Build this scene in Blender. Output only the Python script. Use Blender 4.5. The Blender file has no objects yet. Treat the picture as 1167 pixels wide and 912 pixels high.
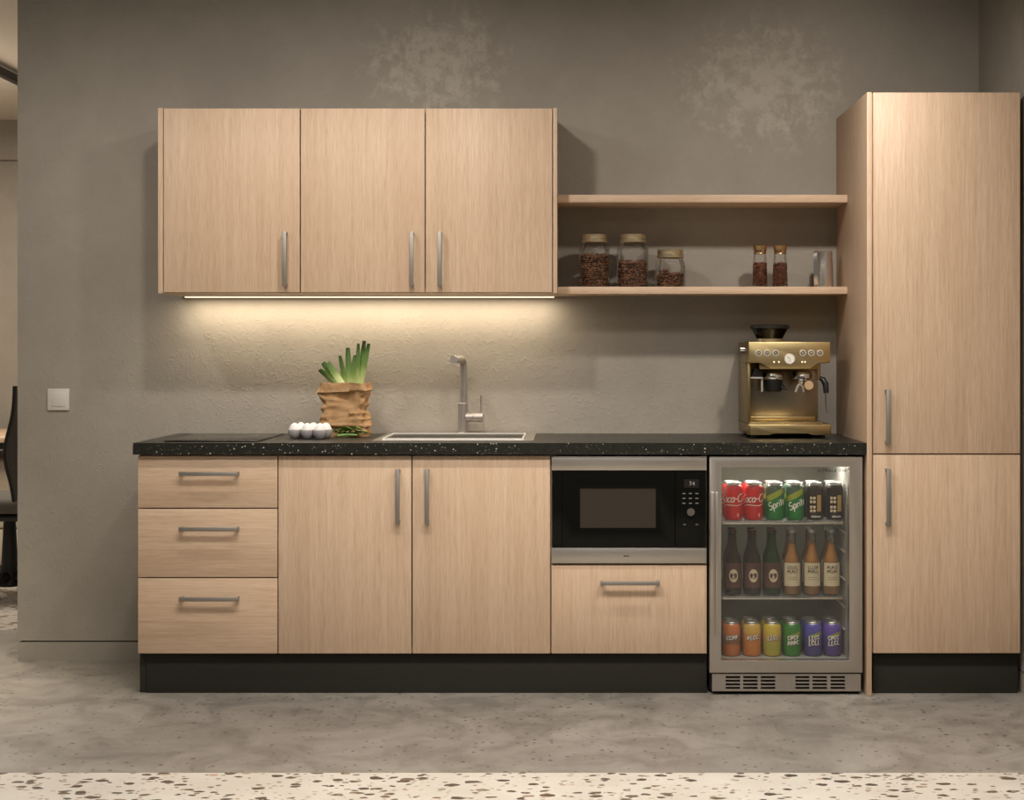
import bpy, bmesh, math, random
from mathutils import Vector, Matrix, noise

random.seed(7)
C = bpy.context.scene.collection
scene = bpy.context.scene

# ------------------------------------------------------------------ camera, world, lights, exposure
FPX, CAMD, CAMZ, VPX, VPY = 1725.0, 5.39, 1.23, 648.0, 400.0
cam = bpy.data.cameras.new('camera')
cam.sensor_fit = 'HORIZONTAL'; cam.sensor_width = 36.0
cam.lens = FPX / 1167 * 36.0
cam.shift_x = -(VPX - 583.5) / 1167
cam.shift_y = -(456 - VPY) / 1167
cam.clip_start = 0.05
co = bpy.data.objects.new('camera', cam); C.objects.link(co)
co.location = (0, -CAMD, CAMZ); co.rotation_euler = (math.pi / 2, 0, 0)
scene.camera = co

scene.view_settings.view_transform = 'Standard'
scene.view_settings.look = 'None'
scene.view_settings.gamma = 1.0
scene.view_settings.use_curve_mapping = False
scene.view_settings.exposure = 0.0
scene.cycles.use_denoising = True
scene.cycles.max_bounces = 8
scene.cycles.transparent_max_bounces = 24
scene.cycles.sample_clamp_indirect = 4.0

world = bpy.data.worlds.new('world'); scene.world = world
world.use_nodes = True
bg = world.node_tree.nodes['Background']
bg.inputs[0].default_value = (1.0, 0.95, 0.88, 1)
bg.inputs[1].default_value = 0.088

def area(name, loc, aim, size, energy, col, size_y=None, spread=None):
    l = bpy.data.lights.new(name, 'AREA')
    l.energy = energy; l.color = col
    if size_y: l.shape = 'RECTANGLE'; l.size = size; l.size_y = size_y
    else: l.shape = 'DISK'; l.size = size
    if spread: l.spread = math.radians(spread)
    o = bpy.data.objects.new(name, l); C.objects.link(o)
    o.location = loc
    o.rotation_euler = (Vector(aim) - Vector(loc)).to_track_quat('-Z', 'Y').to_euler()
    return o

WARM = (1.0, 0.945, 0.885)
# track spots in front of the run of units, a recessed ceiling lamp, the office lamp, added fills without a fixture
for sx, en in ((-2.05, 4.4), (-1.12, 4.5), (-0.45, 5.7), (0.95, 7.4)):
    area('spot_lamp', (sx, -0.66, 2.46), (sx, 0.50, 1.08), 0.09, en, WARM, spread=132)
area('ceiling_fill_lamp', (0.1, -1.75, 2.64), (0.1, -1.6, 0), 2.8, 68, (1.0, 0.95, 0.89), size_y=0.4, spread=128)
area('ceiling_fill_lamp', (-0.4, -3.6, 2.64), (-0.4, -3.6, 0), 4.0, 26, (1.0, 0.95, 0.89), size_y=1.0)  # added fill from farther back, no fixture known there
area('office_lamp', (-3.6, 2.2, 2.6), (-3.6, 2.2, 0), 1.2, 70, (1.0, 0.90, 0.78), size_y=1.2)
area('office_ceiling_fill', (-3.9, 2.0, 2.0), (-3.7, 2.0, 2.7), 0.6, 16, (1.0, 0.86, 0.72), size_y=1.6)  # added to brighten the office ceiling, no uplight known there
area('left_floor_fill', (-3.25, -0.3, 2.6), (-3.2, -0.3, 0), 0.4, 26, (1.0, 0.90, 0.68), spread=70)  # added to warm the floor at the left, no lamp known there

# ------------------------------------------------------------------ helpers
def W(px, py, Y):
    """point on the plane at depth Y that the photograph shows at (px, py)"""
    D = CAMD + Y
    return ((px - VPX) * D / FPX, CAMZ - (py - VPY) * D / FPX)
def WX(px, Y): return (px - VPX) * (CAMD + Y) / FPX
def WZ(py, Y): return CAMZ - (py - VPY) * (CAMD + Y) / FPX

class MB:
    def __init__(s): s.bm = bmesh.new()
    def box(s, x0, x1, y0, y1, z0, z1, bev=0.0, seg=2):
        r = bmesh.ops.create_cube(s.bm, size=1.0)
        vs = r['verts']
        cx, cy, cz = (x0+x1)/2, (y0+y1)/2, (z0+z1)/2
        for v in vs:
            v.co = (cx + v.co.x*(x1-x0), cy + v.co.y*(y1-y0), cz + v.co.z*(z1-z0))
        if bev > 0:
            es = list({e for v in vs for e in v.link_edges})
            bmesh.ops.bevel(s.bm, geom=es, offset=bev, segments=seg, profile=0.5, affect='EDGES')
        return s
    def ring(s, pts):
        return [s.bm.verts.new(p) for p in pts]
    def loft(s, rings, close=True, cap0=False, cap1=False):
        for a, b in zip(rings[:-1], rings[1:]):
            n = len(a)
            for i in range(n if close else n-1):
                j = (i+1) % n
                try: s.bm.faces.new((a[i], a[j], b[j], b[i]))
                except ValueError: pass
        if cap0: s.bm.faces.new(list(reversed(rings[0])))
        if cap1: s.bm.faces.new(rings[-1])
        return s
    def lathe(s, prof, c=(0, 0, 0), n=32):
        rings = []
        for r, z in prof:
            if r <= 1e-6:
                v = s.bm.verts.new((c[0], c[1], c[2]+z)); rings.append([v])
            else:
                rings.append(s.ring([(c[0]+r*math.cos(2*math.pi*i/n), c[1]+r*math.sin(2*math.pi*i/n), c[2]+z) for i in range(n)]))
        for a, b in zip(rings[:-1], rings[1:]):
            for i in range(n):
                j = (i+1) % n
                if len(a) == 1 and len(b) == 1: continue
                if len(a) == 1: s.bm.faces.new((a[0], b[j], b[i]))
                elif len(b) == 1: s.bm.faces.new((a[i], a[j], b[0]))
                else: s.bm.faces.new((a[i], a[j], b[j], b[i]))
        return s
    def tube(s, pts, r, n=12, caps=True, flat=1.0):
        pts = [Vector(p) for p in pts]
        rs = r if isinstance(r, (list, tuple)) else [r]*len(pts)
        rings = []; up = None
        for i, p in enumerate(pts):
            t = (pts[min(i+1, len(pts)-1)] - pts[max(i-1, 0)]).normalized()
            if up is None:
                up = Vector((0, 0, 1)) if abs(t.z) < 0.9 else Vector((1, 0, 0))
            a = t.cross(up)
            if a.length < 1e-4: a = t.cross(Vector((0, 1, 0)))
            a.normalize(); b = a.cross(t).normalized(); up = b
            rings.append(s.ring([p + a*rs[i]*math.cos(2*math.pi*k/n) + b*rs[i]*flat*math.sin(2*math.pi*k/n) for k in range(n)]))
        return s.loft(rings, True, caps, caps)
    def cyl(s, p0, p1, r0, r1=None, n=24):
        return s.tube([p0, p1], [r0, r0 if r1 is None else r1], n)
    def prism_xz(s, poly, y0, y1, bev=0.0):
        a = s.ring([(x, y0, z) for x, z in poly]); b = s.ring([(x, y1, z) for x, z in poly])
        s.loft([a, b], True, True, True)
        if bev > 0:
            es = list({e for v in a+b for e in v.link_edges})
            bmesh.ops.bevel(s.bm, geom=es, offset=bev, segments=2, profile=0.5, affect='EDGES')
        return s
    def prism_xy(s, poly, z0, z1):
        a = s.ring([(x, y, z0) for x, y in poly]); b = s.ring([(x, y, z1) for x, y in poly])
        return s.loft([a, b], True, True, True)
    def plate(s, xs, ys, z0, z1, holes):
        """slab on a grid of breaks with the listed cells left open"""
        V = {}
        def v(i, j, k):
            if (i, j, k) not in V: V[(i, j, k)] = s.bm.verts.new((xs[i], ys[j], (z0, z1)[k]))
            return V[(i, j, k)]
        nx, ny = len(xs)-1, len(ys)-1
        solid = lambda i, j: 0 <= i < nx and 0 <= j < ny and (i, j) not in holes
        for i in range(nx):
            for j in range(ny):
                if not solid(i, j): continue
                s.bm.faces.new((v(i,j,1), v(i+1,j,1), v(i+1,j+1,1), v(i,j+1,1)))
                s.bm.faces.new((v(i,j+1,0), v(i+1,j+1,0), v(i+1,j,0), v(i,j,0)))
                for di, dj, a, b in ((-1,0,(0,1),(0,0)), (1,0,(1,0),(1,1)), (0,-1,(0,0),(1,0)), (0,1,(1,1),(0,1))):
                    if not solid(i+di, j+dj):
                        s.bm.faces.new((v(i+a[0],j+a[1],0), v(i+b[0],j+b[1],0), v(i+b[0],j+b[1],1), v(i+a[0],j+a[1],1)))
        return s
    def frame_xz(s, x0, x1, z0, z1, ix0, ix1, iz0, iz1, y0, y1, bev=0.0):
        """upright rectangular frame with a rectangular opening"""
        for P in range(1):
            o = [(x0,z0),(x1,z0),(x1,z1),(x0,z1)]; n = [(ix0,iz0),(ix1,iz0),(ix1,iz1),(ix0,iz1)]
            A = s.ring([(x,y0,z) for x,z in o]); B = s.ring([(x,y0,z) for x,z in n])
            Cc = s.ring([(x,y1,z) for x,z in n]); D = s.ring([(x,y1,z) for x,z in o])
            s.loft([A, B, Cc, D, A], True)
            if bev > 0:
                es = [e for e in {e for v in A+B for e in v.link_edges} if (e.verts[0] in A and e.verts[1] in A) or (e.verts[0] in B and e.verts[1] in B)]
                bmesh.ops.bevel(s.bm, geom=es, offset=bev, segments=2, profile=0.5, affect='EDGES')
        return s
    def patch(s, r, a0, a1, z0, z1, n=16, m=1):
        """piece of a cylinder wall; angle 0 faces the viewer's side (-y)"""
        rows = []
        for j in range(m+1):
            z = z0 + (z1-z0)*j/m
            rows.append(s.ring([wrap(r, (a0+(a1-a0)*i/n)*r, z) for i in range(n+1)]))
        return s.loft(rows, False)
    def stroke(s, pts, w, f):
        """ribbon of width w along a 2-D polyline, put in place by f(u, v)"""
        P = [Vector(p) for p in pts]; Q = []
        for a, b in zip(P[:-1], P[1:]):
            k = max(1, int((b-a).length/0.004))
            Q += [a+(b-a)*i/k for i in range(k)]
        Q.append(P[-1])
        L, R = [], []
        for i, p in enumerate(Q):
            t = Q[min(i+1, len(Q)-1)] - Q[max(i-1, 0)]
            if t.length < 1e-9: t = Vector((1, 0))
            t.normalize(); nrm = Vector((-t.y, t.x))*w/2
            L.append(p+nrm); R.append(p-nrm)
        a = s.ring([f(p.x, p.y) for p in L]); b = s.ring([f(p.x, p.y) for p in R])
        for i in range(len(Q)-1):
            s.bm.faces.new((b[i], b[i+1], a[i+1], a[i]))
        return s
    def blob(s, c, rad, rot=None, sub=1):
        m = Matrix.Translation(c)
        if rot is not None: m = m @ rot.to_4x4()
        m = m @ Matrix.Diagonal((rad[0], rad[1], rad[2], 1))
        bmesh.ops.create_icosphere(s.bm, subdivisions=sub, radius=1.0, matrix=m)
        return s
    def mesh(s, name, off=(0, 0, 0), sharp=0.6, smooth=True, recalc=True):
        bm = s.bm
        if recalc: bmesh.ops.recalc_face_normals(bm, faces=bm.faces)
        if any(off): bmesh.ops.translate(bm, verts=bm.verts, vec=[-q for q in off])
        if smooth:
            for f in bm.faces: f.smooth = True
            for e in bm.edges:
                if len(e.link_faces) == 2 and e.calc_face_angle(0.0) > sharp: e.smooth = False
        me = bpy.data.meshes.new(name); bm.to_mesh(me); bm.free()
        return me

def wrap(r, u, v):
    a = u / r
    return (r*math.sin(a), -r*math.cos(a), v)

def origin(o):
    p = Vector((0, 0, 0))
    while o is not None:
        p += o.location; o = o.parent
    return p
def thing(name, label, cat, loc=(0, 0, 0), group=None, rz=0.0):
    o = bpy.data.objects.new(name, None); C.objects.link(o)
    o.location = loc; o.rotation_euler.z = rz; o.empty_display_size = 0.05
    o['label'] = label; o['category'] = cat
    if group: o['group'] = group
    return o
def part(name, mb, mat, parent, label=None, local=False, **kw):
    me = mb.mesh(name, (0, 0, 0) if local else tuple(origin(parent)), **kw)
    me.materials.append(mat)
    o = bpy.data.objects.new(name, me); C.objects.link(o); o.parent = parent
    if label: o['label'] = label
    return o
def solo(name, mb, mat, label, cat, loc=(0, 0, 0), group=None, kind=None, local=False, **kw):
    me = mb.mesh(name, (0, 0, 0) if local else tuple(loc), **kw)
    me.materials.append(mat)
    o = bpy.data.objects.new(name, me); C.objects.link(o); o.location = loc
    o['label'] = label; o['category'] = cat
    if group: o['group'] = group
    if kind: o['kind'] = kind
    return o
def struct(name, mb, mat, **kw):
    me = mb.mesh(name, **kw); me.materials.append(mat)
    o = bpy.data.objects.new(name, me); C.objects.link(o); o['kind'] = 'structure'
    return o
def copy_tree(o, parent=None):
    c = o.copy(); C.objects.link(c)
    if parent: c.parent = parent
    for ch in list(o.children): copy_tree(ch, c)
    return c

# ------------------------------------------------------------------ materials
def srgb(r, g, b):
    f = lambda c: c/12.92 if c <= 0.04045 else ((c+0.055)/1.055)**2.4
    return (f(r/255), f(g/255), f(b/255), 1.0)
class NT:
    def __init__(s, name):
        s.m = bpy.data.materials.new(name); s.m.use_nodes = True
        s.t = s.m.node_tree; s.b = s.t.nodes['Principled BSDF']
    def n(s, typ, **kw):
        nd = s.t.nodes.new(typ)
        for k, v in kw.items():
            if k.startswith('i_'): nd.inputs[k[2:].replace('_', ' ')].default_value = v
            else: setattr(nd, k, v)
        return nd
    def l(s, a, b): s.t.links.new(a, b)
    def ramp(s, fac, stops, interp='LINEAR'):
        r = s.n('ShaderNodeValToRGB'); r.color_ramp.interpolation = interp
        els = r.color_ramp.elements
        while len(els) < len(stops): els.new(0.5)
        for e, (p, c) in zip(els, stops):
            e.position = p; e.color = c if hasattr(c, '__len__') else (c, c, c, 1)
        s.l(fac, r.inputs[0]); return r.outputs[0]
    def mix(s, fac, a, b, mode='MIX'):
        x = s.n('ShaderNodeMix', data_type='RGBA', blend_type=mode)
        for q, i in ((fac, 0), (a, 6), (b, 7)):
            if hasattr(q, 'is_linked'): s.l(q, x.inputs[i])
            else: x.inputs[i].default_value = q
        return x.outputs[2]
    def math(s, op, a, b=None, clamp=False):
        x = s.n('ShaderNodeMath', operation=op, use_clamp=clamp)
        for i, q in enumerate((a, b)):
            if q is None: continue
            if hasattr(q, 'is_linked'): s.l(q, x.inputs[i])
            else: x.inputs[i].default_value = q
        return x.outputs[0]
    def pos(s, scale=(1, 1, 1), rnd=0.0):
        g = s.n('ShaderNodeNewGeometry').outputs['Position']
        mp = s.n('ShaderNodeMapping'); mp.inputs['Scale'].default_value = scale
        s.l(g, mp.inputs['Vector'])
        if rnd:
            oi = s.n('ShaderNodeObjectInfo')
            s.l(s.math('MULTIPLY', oi.outputs['Random'], rnd), s.n('ShaderNodeCombineXYZ').inputs[0])
            cb = [n for n in s.t.nodes if n.type == 'COMBXYZ'][-1]
            s.l(cb.inputs[0].links[0].from_socket, cb.inputs[1]); s.l(cb.inputs[0].links[0].from_socket, cb.inputs[2])
            s.l(cb.outputs[0], mp.inputs['Location'])
        return mp.outputs[0]
    def noise(s, vec, scale, detail=4, rough=0.55, dist=0.0):
        x = s.n('ShaderNodeTexNoise', i_Scale=scale, i_Detail=detail, i_Roughness=rough, i_Distortion=dist)
        s.l(vec, x.inputs['Vector']); return x.outputs['Fac']
    def bump(s, h, strength, dist=0.01):
        x = s.n('ShaderNodeBump', i_Strength=strength, i_Distance=dist)
        s.l(h, x.inputs['Height']); s.l(x.outputs[0], s.b.inputs['Normal']); return x
    def base(s, c):
        if hasattr(c, 'is_linked'): s.l(c, s.b.inputs['Base Color'])
        else: s.b.inputs['Base Color'].default_value = c
def plain(name, col, rough=0.5, metal=0.0, spec=0.5, emit=None, es=0.0, coat=0.0):
    m = NT(name); m.base(col)
    m.b.inputs['Roughness'].default_value = rough; m.b.inputs['Metallic'].default_value = metal
    m.b.inputs['Specular IOR Level'].default_value = spec
    if emit: m.b.inputs['Emission Color'].default_value = emit; m.b.inputs['Emission Strength'].default_value = es
    if coat: m.b.inputs['Coat Weight'].default_value = coat; m.b.inputs['Coat Roughness'].default_value = 0.08
    v = m.noise(m.pos((1, 1, 1)), 60, 3)
    m.l(m.math('ADD', m.math('MULTIPLY', v, 0.06), rough-0.03), m.b.inputs['Roughness'])
    return m.m
def wood(name, horizontal=False):
    m = NT(name)
    sc = (2.6, 85, 85) if horizontal else (85, 85, 2.6)
    sf = (14, 420, 420) if horizontal else (420, 420, 14)
    a = m.noise(m.pos(sc, 7.0), 1.0, 5, 0.6, 0.35)
    f = m.noise(m.pos(sf, 7.0), 1.0, 3, 0.6)
    big = m.noise(m.pos(tuple(q*0.16 for q in sc), 7.0), 1.0, 3, 0.5, 0.6)
    c = m.ramp(a, [(0.28, srgb(192, 163, 135)), (0.5, srgb(203, 175, 147)), (0.74, srgb(210, 184, 157))])
    c = m.mix(m.ramp(f, [(0.38, 0.38), (0.55, 0.0)]), c, srgb(166, 133, 103))
    c = m.mix(m.ramp(big, [(0.42, 0.0), (0.72, 0.30)]), c, srgb(184, 150, 119))
    m.base(c)
    m.b.inputs['Roughness'].default_value = 0.52
    m.b.inputs['Specular IOR Level'].default_value = 0.35
    m.bump(f, 0.06, 0.002)
    return m.m
def steel(name, col, rough=0.32, axis='x', str_=0.03):
    m = NT(name)
    sc = {'x': (4, 500, 500), 'z': (500, 500, 4)}[axis]
    v = m.noise(m.pos(sc), 1.0, 3, 0.6)
    m.base(m.mix(v, tuple(q*0.86 for q in col[:3])+(1,), col))
    m.b.inputs['Metallic'].default_value = 1.0
    m.l(m.math('ADD', m.math('MULTIPLY', v, 0.14), rough-0.07), m.b.inputs['Roughness'])
    m.bump(v, str_, 0.001)
    return m.m
def thin_glass(name, tint=(1, 1, 1, 1), gloss=1.0, haze=0.0, hazecol=(0.8, 0.8, 0.8, 1)):
    """thin clear sheet: straight transmission plus a Fresnel reflection"""
    m = NT(name); t = m.t
    tr = m.n('ShaderNodeBsdfTransparent'); tr.inputs[0].default_value = tint
    gl = m.n('ShaderNodeBsdfGlossy'); gl.inputs['Roughness'].default_value = 0.03
    fr = m.n('ShaderNodeFresnel'); fr.inputs[0].default_value = 1.45
    mx = m.n('ShaderNodeMixShader')
    m.l(m.math('MULTIPLY', fr.outputs[0], gloss, True), mx.inputs[0]); m.l(tr.outputs[0], mx.inputs[1]); m.l(gl.outputs[0], mx.inputs[2])
    out = [n for n in t.nodes if n.type == 'OUTPUT_MATERIAL'][0]; res = mx.outputs[0]
    if haze:
        df = m.n('ShaderNodeBsdfDiffuse'); df.inputs[0].default_value = hazecol
        m2 = m.n('ShaderNodeMixShader'); m2.inputs[0].default_value = haze
        m.l(res, m2.inputs[1]); m.l(df.outputs[0], m2.inputs[2]); res = m2.outputs[0]
    m.l(res, out.inputs['Surface'])
    return m.m
def plaster(name, patches=()):
    m = NT(name)
    p = m.pos()
    big = m.noise(p, 1.1, 5, 0.6); mid = m.noise(p, 7, 6, 0.62)
    c = m.ramp(big, [(0.3, srgb(149, 141, 129)), (0.7, srgb(162, 154, 141))])
    c = m.mix(m.ramp(mid, [(0.35, 0.0), (0.7, 0.35)]), c, srgb(139, 131, 119))
    fine = m.noise(p, 19, 9, 0.76, 0.15)
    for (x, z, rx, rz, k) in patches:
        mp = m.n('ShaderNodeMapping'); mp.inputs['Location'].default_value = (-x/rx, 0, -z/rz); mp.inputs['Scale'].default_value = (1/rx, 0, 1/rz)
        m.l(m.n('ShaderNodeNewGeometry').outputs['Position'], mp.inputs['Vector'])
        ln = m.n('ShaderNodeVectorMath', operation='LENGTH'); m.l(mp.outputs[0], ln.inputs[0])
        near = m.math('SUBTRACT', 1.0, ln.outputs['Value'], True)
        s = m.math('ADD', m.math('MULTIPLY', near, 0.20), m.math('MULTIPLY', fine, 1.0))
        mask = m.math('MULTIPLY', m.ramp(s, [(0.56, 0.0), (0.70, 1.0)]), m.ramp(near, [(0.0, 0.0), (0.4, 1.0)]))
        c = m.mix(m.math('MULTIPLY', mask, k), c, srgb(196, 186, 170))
    m.base(c)
    m.b.inputs['Roughness'].default_value = 0.78
    m.b.inputs['Specular IOR Level'].default_value = 0.25
    b1 = m.noise(p, 30, 4, 0.5, 2.2); b2 = m.noise(p, 120, 3, 0.5)
    h = m.math('ADD', m.ramp(b1, [(0.54, 0.0), (0.62, 1.0)]), m.math('MULTIPLY', b2, 0.25))
    m.bump(h, 0.26, 0.0035)
    return m.m
def concrete(name):
    m = NT(name); p = m.pos()
    a = m.noise(p, 1.6, 6, 0.62, 0.8); b = m.noise(m.pos((4.5, 4.5, 3)), 1.0, 8, 0.7, 0.9)
    c = m.ramp(a, [(0.3, srgb(121, 114, 106)), (0.7, srgb(146, 139, 129))])
    c = m.mix(m.ramp(b, [(0.38, 0.6), (0.56, 0.0)]), c, srgb(98, 92, 84))
    c = m.mix(m.ramp(b, [(0.58, 0.0), (0.8, 0.4)]), c, srgb(160, 152, 140))
    vo = m.n('ShaderNodeTexVoronoi', i_Scale=38.0, i_Randomness=1.0); m.l(p, vo.inputs['Vector'])
    sep = m.n('ShaderNodeSeparateColor'); m.l(vo.outputs['Color'], sep.inputs[0])
    rad = m.math('MULTIPLY', m.math('SUBTRACT', sep.outputs[0], 0.15, True), 0.40)
    wob = m.math('MULTIPLY', m.noise(p, 60, 3), 0.10)
    pit = m.math('LESS_THAN', m.math('ADD', vo.outputs['Distance'], wob), rad)
    c = m.mix(m.math('MULTIPLY', pit, 0.75), c, srgb(66, 61, 55))
    m.base(c)
    m.l(m.ramp(b, [(0.3, 0.34), (0.7, 0.48)]), m.b.inputs['Roughness'])
    m.b.inputs['Specular IOR Level'].default_value = 0.4
    m.bump(b, 0.05, 0.004)
    return m.m
def terrazzo(name):
    m = NT(name)
    p0 = m.pos((1, 1.0, 1))
    w = m.n('ShaderNodeTexNoise', i_Scale=28.0, i_Detail=2.0); m.l(p0, w.inputs['Vector'])
    off = m.n('ShaderNodeVectorMath', operation='SCALE'); m.l(w.outputs['Color'], off.inputs[0]); off.inputs['Scale'].default_value = 0.022
    ad = m.n('ShaderNodeVectorMath', operation='ADD'); m.l(p0, ad.inputs[0]); m.l(off.outputs[0], ad.inputs[1])
    c = m.ramp(m.noise(p0, 5, 4), [(0.3, srgb(184, 176, 163)), (0.7, srgb(197, 190, 178))])
    for sc, thr, k, stops in ((35, 0.0, 0.50, [(0, srgb(64, 54, 46)), (0.6, srgb(78, 65, 54)), (0.9, srgb(100, 84, 68)), (1, srgb(178, 144, 124))]),
                              (62, 0.22, 0.5, [(0, srgb(88, 76, 66)), (0.5, srgb(140, 120, 100)), (1, srgb(176, 154, 134))])):
        mp = m.n('ShaderNodeMapping'); mp.inputs['Scale'].default_value = (0.60, 1.0, 0.01); mp.inputs['Rotation'].default_value = (0, 0, 0.12)
        m.l(ad.outputs[0], mp.inputs['Vector'])
        vo = m.n('ShaderNodeTexVoronoi', i_Scale=sc, i_Randomness=1.0); m.l(mp.outputs[0], vo.inputs['Vector'])
        sep = m.n('ShaderNodeSeparateColor'); m.l(vo.outputs['Color'], sep.inputs[0])
        rad = m.math('MULTIPLY', m.math('SUBTRACT', sep.outputs[0], thr, True), k)
        chip = m.math('LESS_THAN', vo.outputs['Distance'], rad)
        c = m.mix(chip, c, m.ramp(sep.outputs[1], stops))
    m.base(c)
    m.b.inputs['Roughness'].default_value = 0.38
    return m.m
def stone(name):
    m = NT(name); p = m.pos()
    c = m.ramp(m.noise(p, 40, 4), [(0.3, srgb(26, 26, 21)), (0.7, srgb(36, 35, 29))])
    for sc, thr, k, col in ((105, 0.52, 0.52, srgb(205, 196, 176)), (170, 0.6, 0.7, srgb(140, 128, 108)), (60, 0.86, 0.7, srgb(150, 120, 80))):
        vo = m.n('ShaderNodeTexVoronoi', i_Scale=sc, i_Randomness=1.0); m.l(p, vo.inputs['Vector'])
        sep = m.n('ShaderNodeSeparateColor'); m.l(vo.outputs['Color'], sep.inputs[0])
        rad = m.math('MULTIPLY', m.math('SUBTRACT', sep.outputs[0], thr, True), k)
        c = m.mix(m.math('LESS_THAN', vo.outputs['Distance'], rad), c, col)
    m.base(c); m.b.inputs['Roughness'].default_value = 0.36
    m.b.inputs['Specular IOR Level'].default_value = 0.4
    return m.m
def zgrad(name, stops, rough=0.35, metal=0.0, axis=2, noisy=0.0):
    """colour bands along the object's own height (printed cans, leek leaves)"""
    m = NT(name)
    tc = m.n('ShaderNodeTexCoord'); sp = m.n('ShaderNodeSeparateXYZ'); m.l(tc.outputs['Generated'], sp.inputs[0])
    f = sp.outputs[axis]
    if noisy:
        f = m.math('ADD', f, m.math('MULTIPLY', m.math('SUBTRACT', m.noise(m.pos((300, 300, 15)), 1.0, 3), 0.5), noisy))
    m.base(m.ramp(f, stops)); m.b.inputs['Roughness'].default_value = rough; m.b.inputs['Metallic'].default_value = metal
    return m.m
def bean_mat(name, c0, c1):
    m = NT(name)
    c = m.ramp(m.noise(m.pos(), 95, 1), [(0.36, c0), (0.64, c1)])
    m.base(c); m.b.inputs['Roughness'].default_value = 0.30
    return m.m
def paper_mat(name):
    m = NT(name); p = m.pos()
    c = m.ramp(m.noise(p, 26, 5), [(0.3, srgb(154, 118, 80)), (0.7, srgb(178, 142, 102))])
    m.base(c); m.b.inputs['Roughness'].default_value = 0.7; m.b.inputs['Specular IOR Level'].default_value = 0.2
    m.bump(m.noise(p, 60, 5, 0.6, 1.0), 0.35, 0.004)
    return m.m

M = {}
M['wood'] = wood('oak_upright_grain'); M['woodh'] = wood('oak_level_grain', True)
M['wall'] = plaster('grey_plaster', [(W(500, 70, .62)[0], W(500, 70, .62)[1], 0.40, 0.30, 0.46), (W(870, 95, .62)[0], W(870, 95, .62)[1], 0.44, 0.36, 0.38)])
M['wallplain'] = plaster('beige_plaster')
M['floor'] = concrete('polished_concrete'); M['terrazzo'] = terrazzo('cream_terrazzo')
M['stone'] = stone('black_speckled_stone')
M['ceil'] = plain('ceiling_paint', srgb(205, 195, 180), 0.8)
M['ceildark'] = plain('ceiling_paint_grey', srgb(96, 90, 82), 0.85)
M['plinth'] = plain('plinth_black', srgb(46, 44, 38), 0.5, spec=0.25)
M['steel'] = steel('brushed_steel', (0.62, 0.565, 0.505, 1), 0.38, 'x')
M['steelz'] = steel('brushed_steel_upright', (0.63, 0.575, 0.51, 1), 0.38, 'z')
M['handle'] = steel('handle_nickel', (0.40, 0.365, 0.32, 1), 0.55, 'x')
M['handlez'] = steel('handle_nickel_upright', (0.36, 0.33, 0.29, 1), 0.58, 'z')
M['faucet'] = plain('matt_nickel', (0.36, 0.325, 0.29, 1), 0.5, 0.7)
M['jug'] = plain('satin_jug_steel', (0.74, 0.70, 0.64, 1), 0.2, 0.92)
M['button'] = plain('satin_silver', (0.72, 0.69, 0.64, 1), 0.4, 0.6)
M['satincopper'] = plain('satin_copper', (0.62, 0.42, 0.24, 1), 0.42, 0.5)
M['lip'] = plain('edge_glint', (0.80, 0.77, 0.72, 1), 0.4, 0.5)  # pale colour paints in the glint along the sink bowl edge
M['sink'] = steel('sink_steel', (0.66, 0.62, 0.56, 1), 0.28, 'x')
M['chrome'] = plain('bright_metal', (0.78, 0.75, 0.71, 1), 0.14, 1.0)
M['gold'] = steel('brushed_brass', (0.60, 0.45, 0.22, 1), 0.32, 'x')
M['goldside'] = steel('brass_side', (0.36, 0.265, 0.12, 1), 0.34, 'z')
M['goldlid'] = plain('brass_lid', (0.60, 0.50, 0.33, 1), 0.32, 0.9)
M['copper'] = plain('copper_cap', (0.60, 0.40, 0.22, 1), 0.2, 1.0)
M['blackgloss'] = plain('black_glass', srgb(16, 16, 13), 0.12, spec=0.12)
M['hob'] = plain('hob_glass', srgb(20, 20, 19), 0.2, spec=0.5)
M['black'] = plain('black_plastic', srgb(22, 21, 19), 0.42)
M['dark'] = plain('dark_parts_gap_shade', srgb(12, 11, 10), 0.7)  # small dark parts; also the shade painted into the baseboard gaps
M['window_mw'] = plain('oven_window', srgb(58, 51, 44), 0.22, spec=0.2)
M['greymark'] = plain('grey_print', srgb(120, 116, 108), 0.5)
M['white'] = plain('white_print', srgb(226, 222, 212), 0.5)
M['switch'] = plain('white_plastic', srgb(206, 200, 190), 0.4)
M['display'] = plain('display_digits', srgb(150, 145, 140), 0.5, emit=(0.9, 0.86, 0.82, 1), es=0.1)
M['glass'] = thin_glass('jar_glass', (0.985, 0.985, 0.98, 1), 0.6)
M['doorglass'] = thin_glass('fridge_glass', (0.95, 0.95, 0.93, 1), 0.45, 0.022, (0.7, 0.66, 0.6, 1))
M['shelfglass'] = thin_glass('shelf_glass', (0.9, 0.92, 0.9, 1), 0.5, 0.12, (0.8, 0.82, 0.8, 1))
M['liner'] = plain('fridge_liner', srgb(176, 172, 164), 0.5)
M['linerback'] = plain('fridge_back_panel', srgb(150, 143, 130), 0.4)
M['led'] = plain('led_diffuser', (1, 0.86, 0.66, 1), 0.5, emit=(1.0, 0.84, 0.60, 1), es=1.25)
M['fridgeled'] = plain('fridge_led', (1, 1, 1, 1), 0.5, emit=(1.0, 0.97, 0.88, 1), es=32.0)
M['cansilver'] = plain('can_aluminium', (0.66, 0.65, 0.62, 1), 0.38, 1.0)
M['bean'] = bean_mat('roasted_bean', srgb(58, 36, 24), srgb(142, 100, 72))
M['pepper'] = bean_mat('peppercorn', srgb(66, 36, 24), srgb(146, 92, 62))
M['egg'] = plain('egg_shell', srgb(232, 226, 220), 0.5)
M['carton'] = thin_glass('clear_plastic', (0.90, 0.89, 0.90, 1), 0.7, 0.34, (0.52, 0.49, 0.49, 1))
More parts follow.
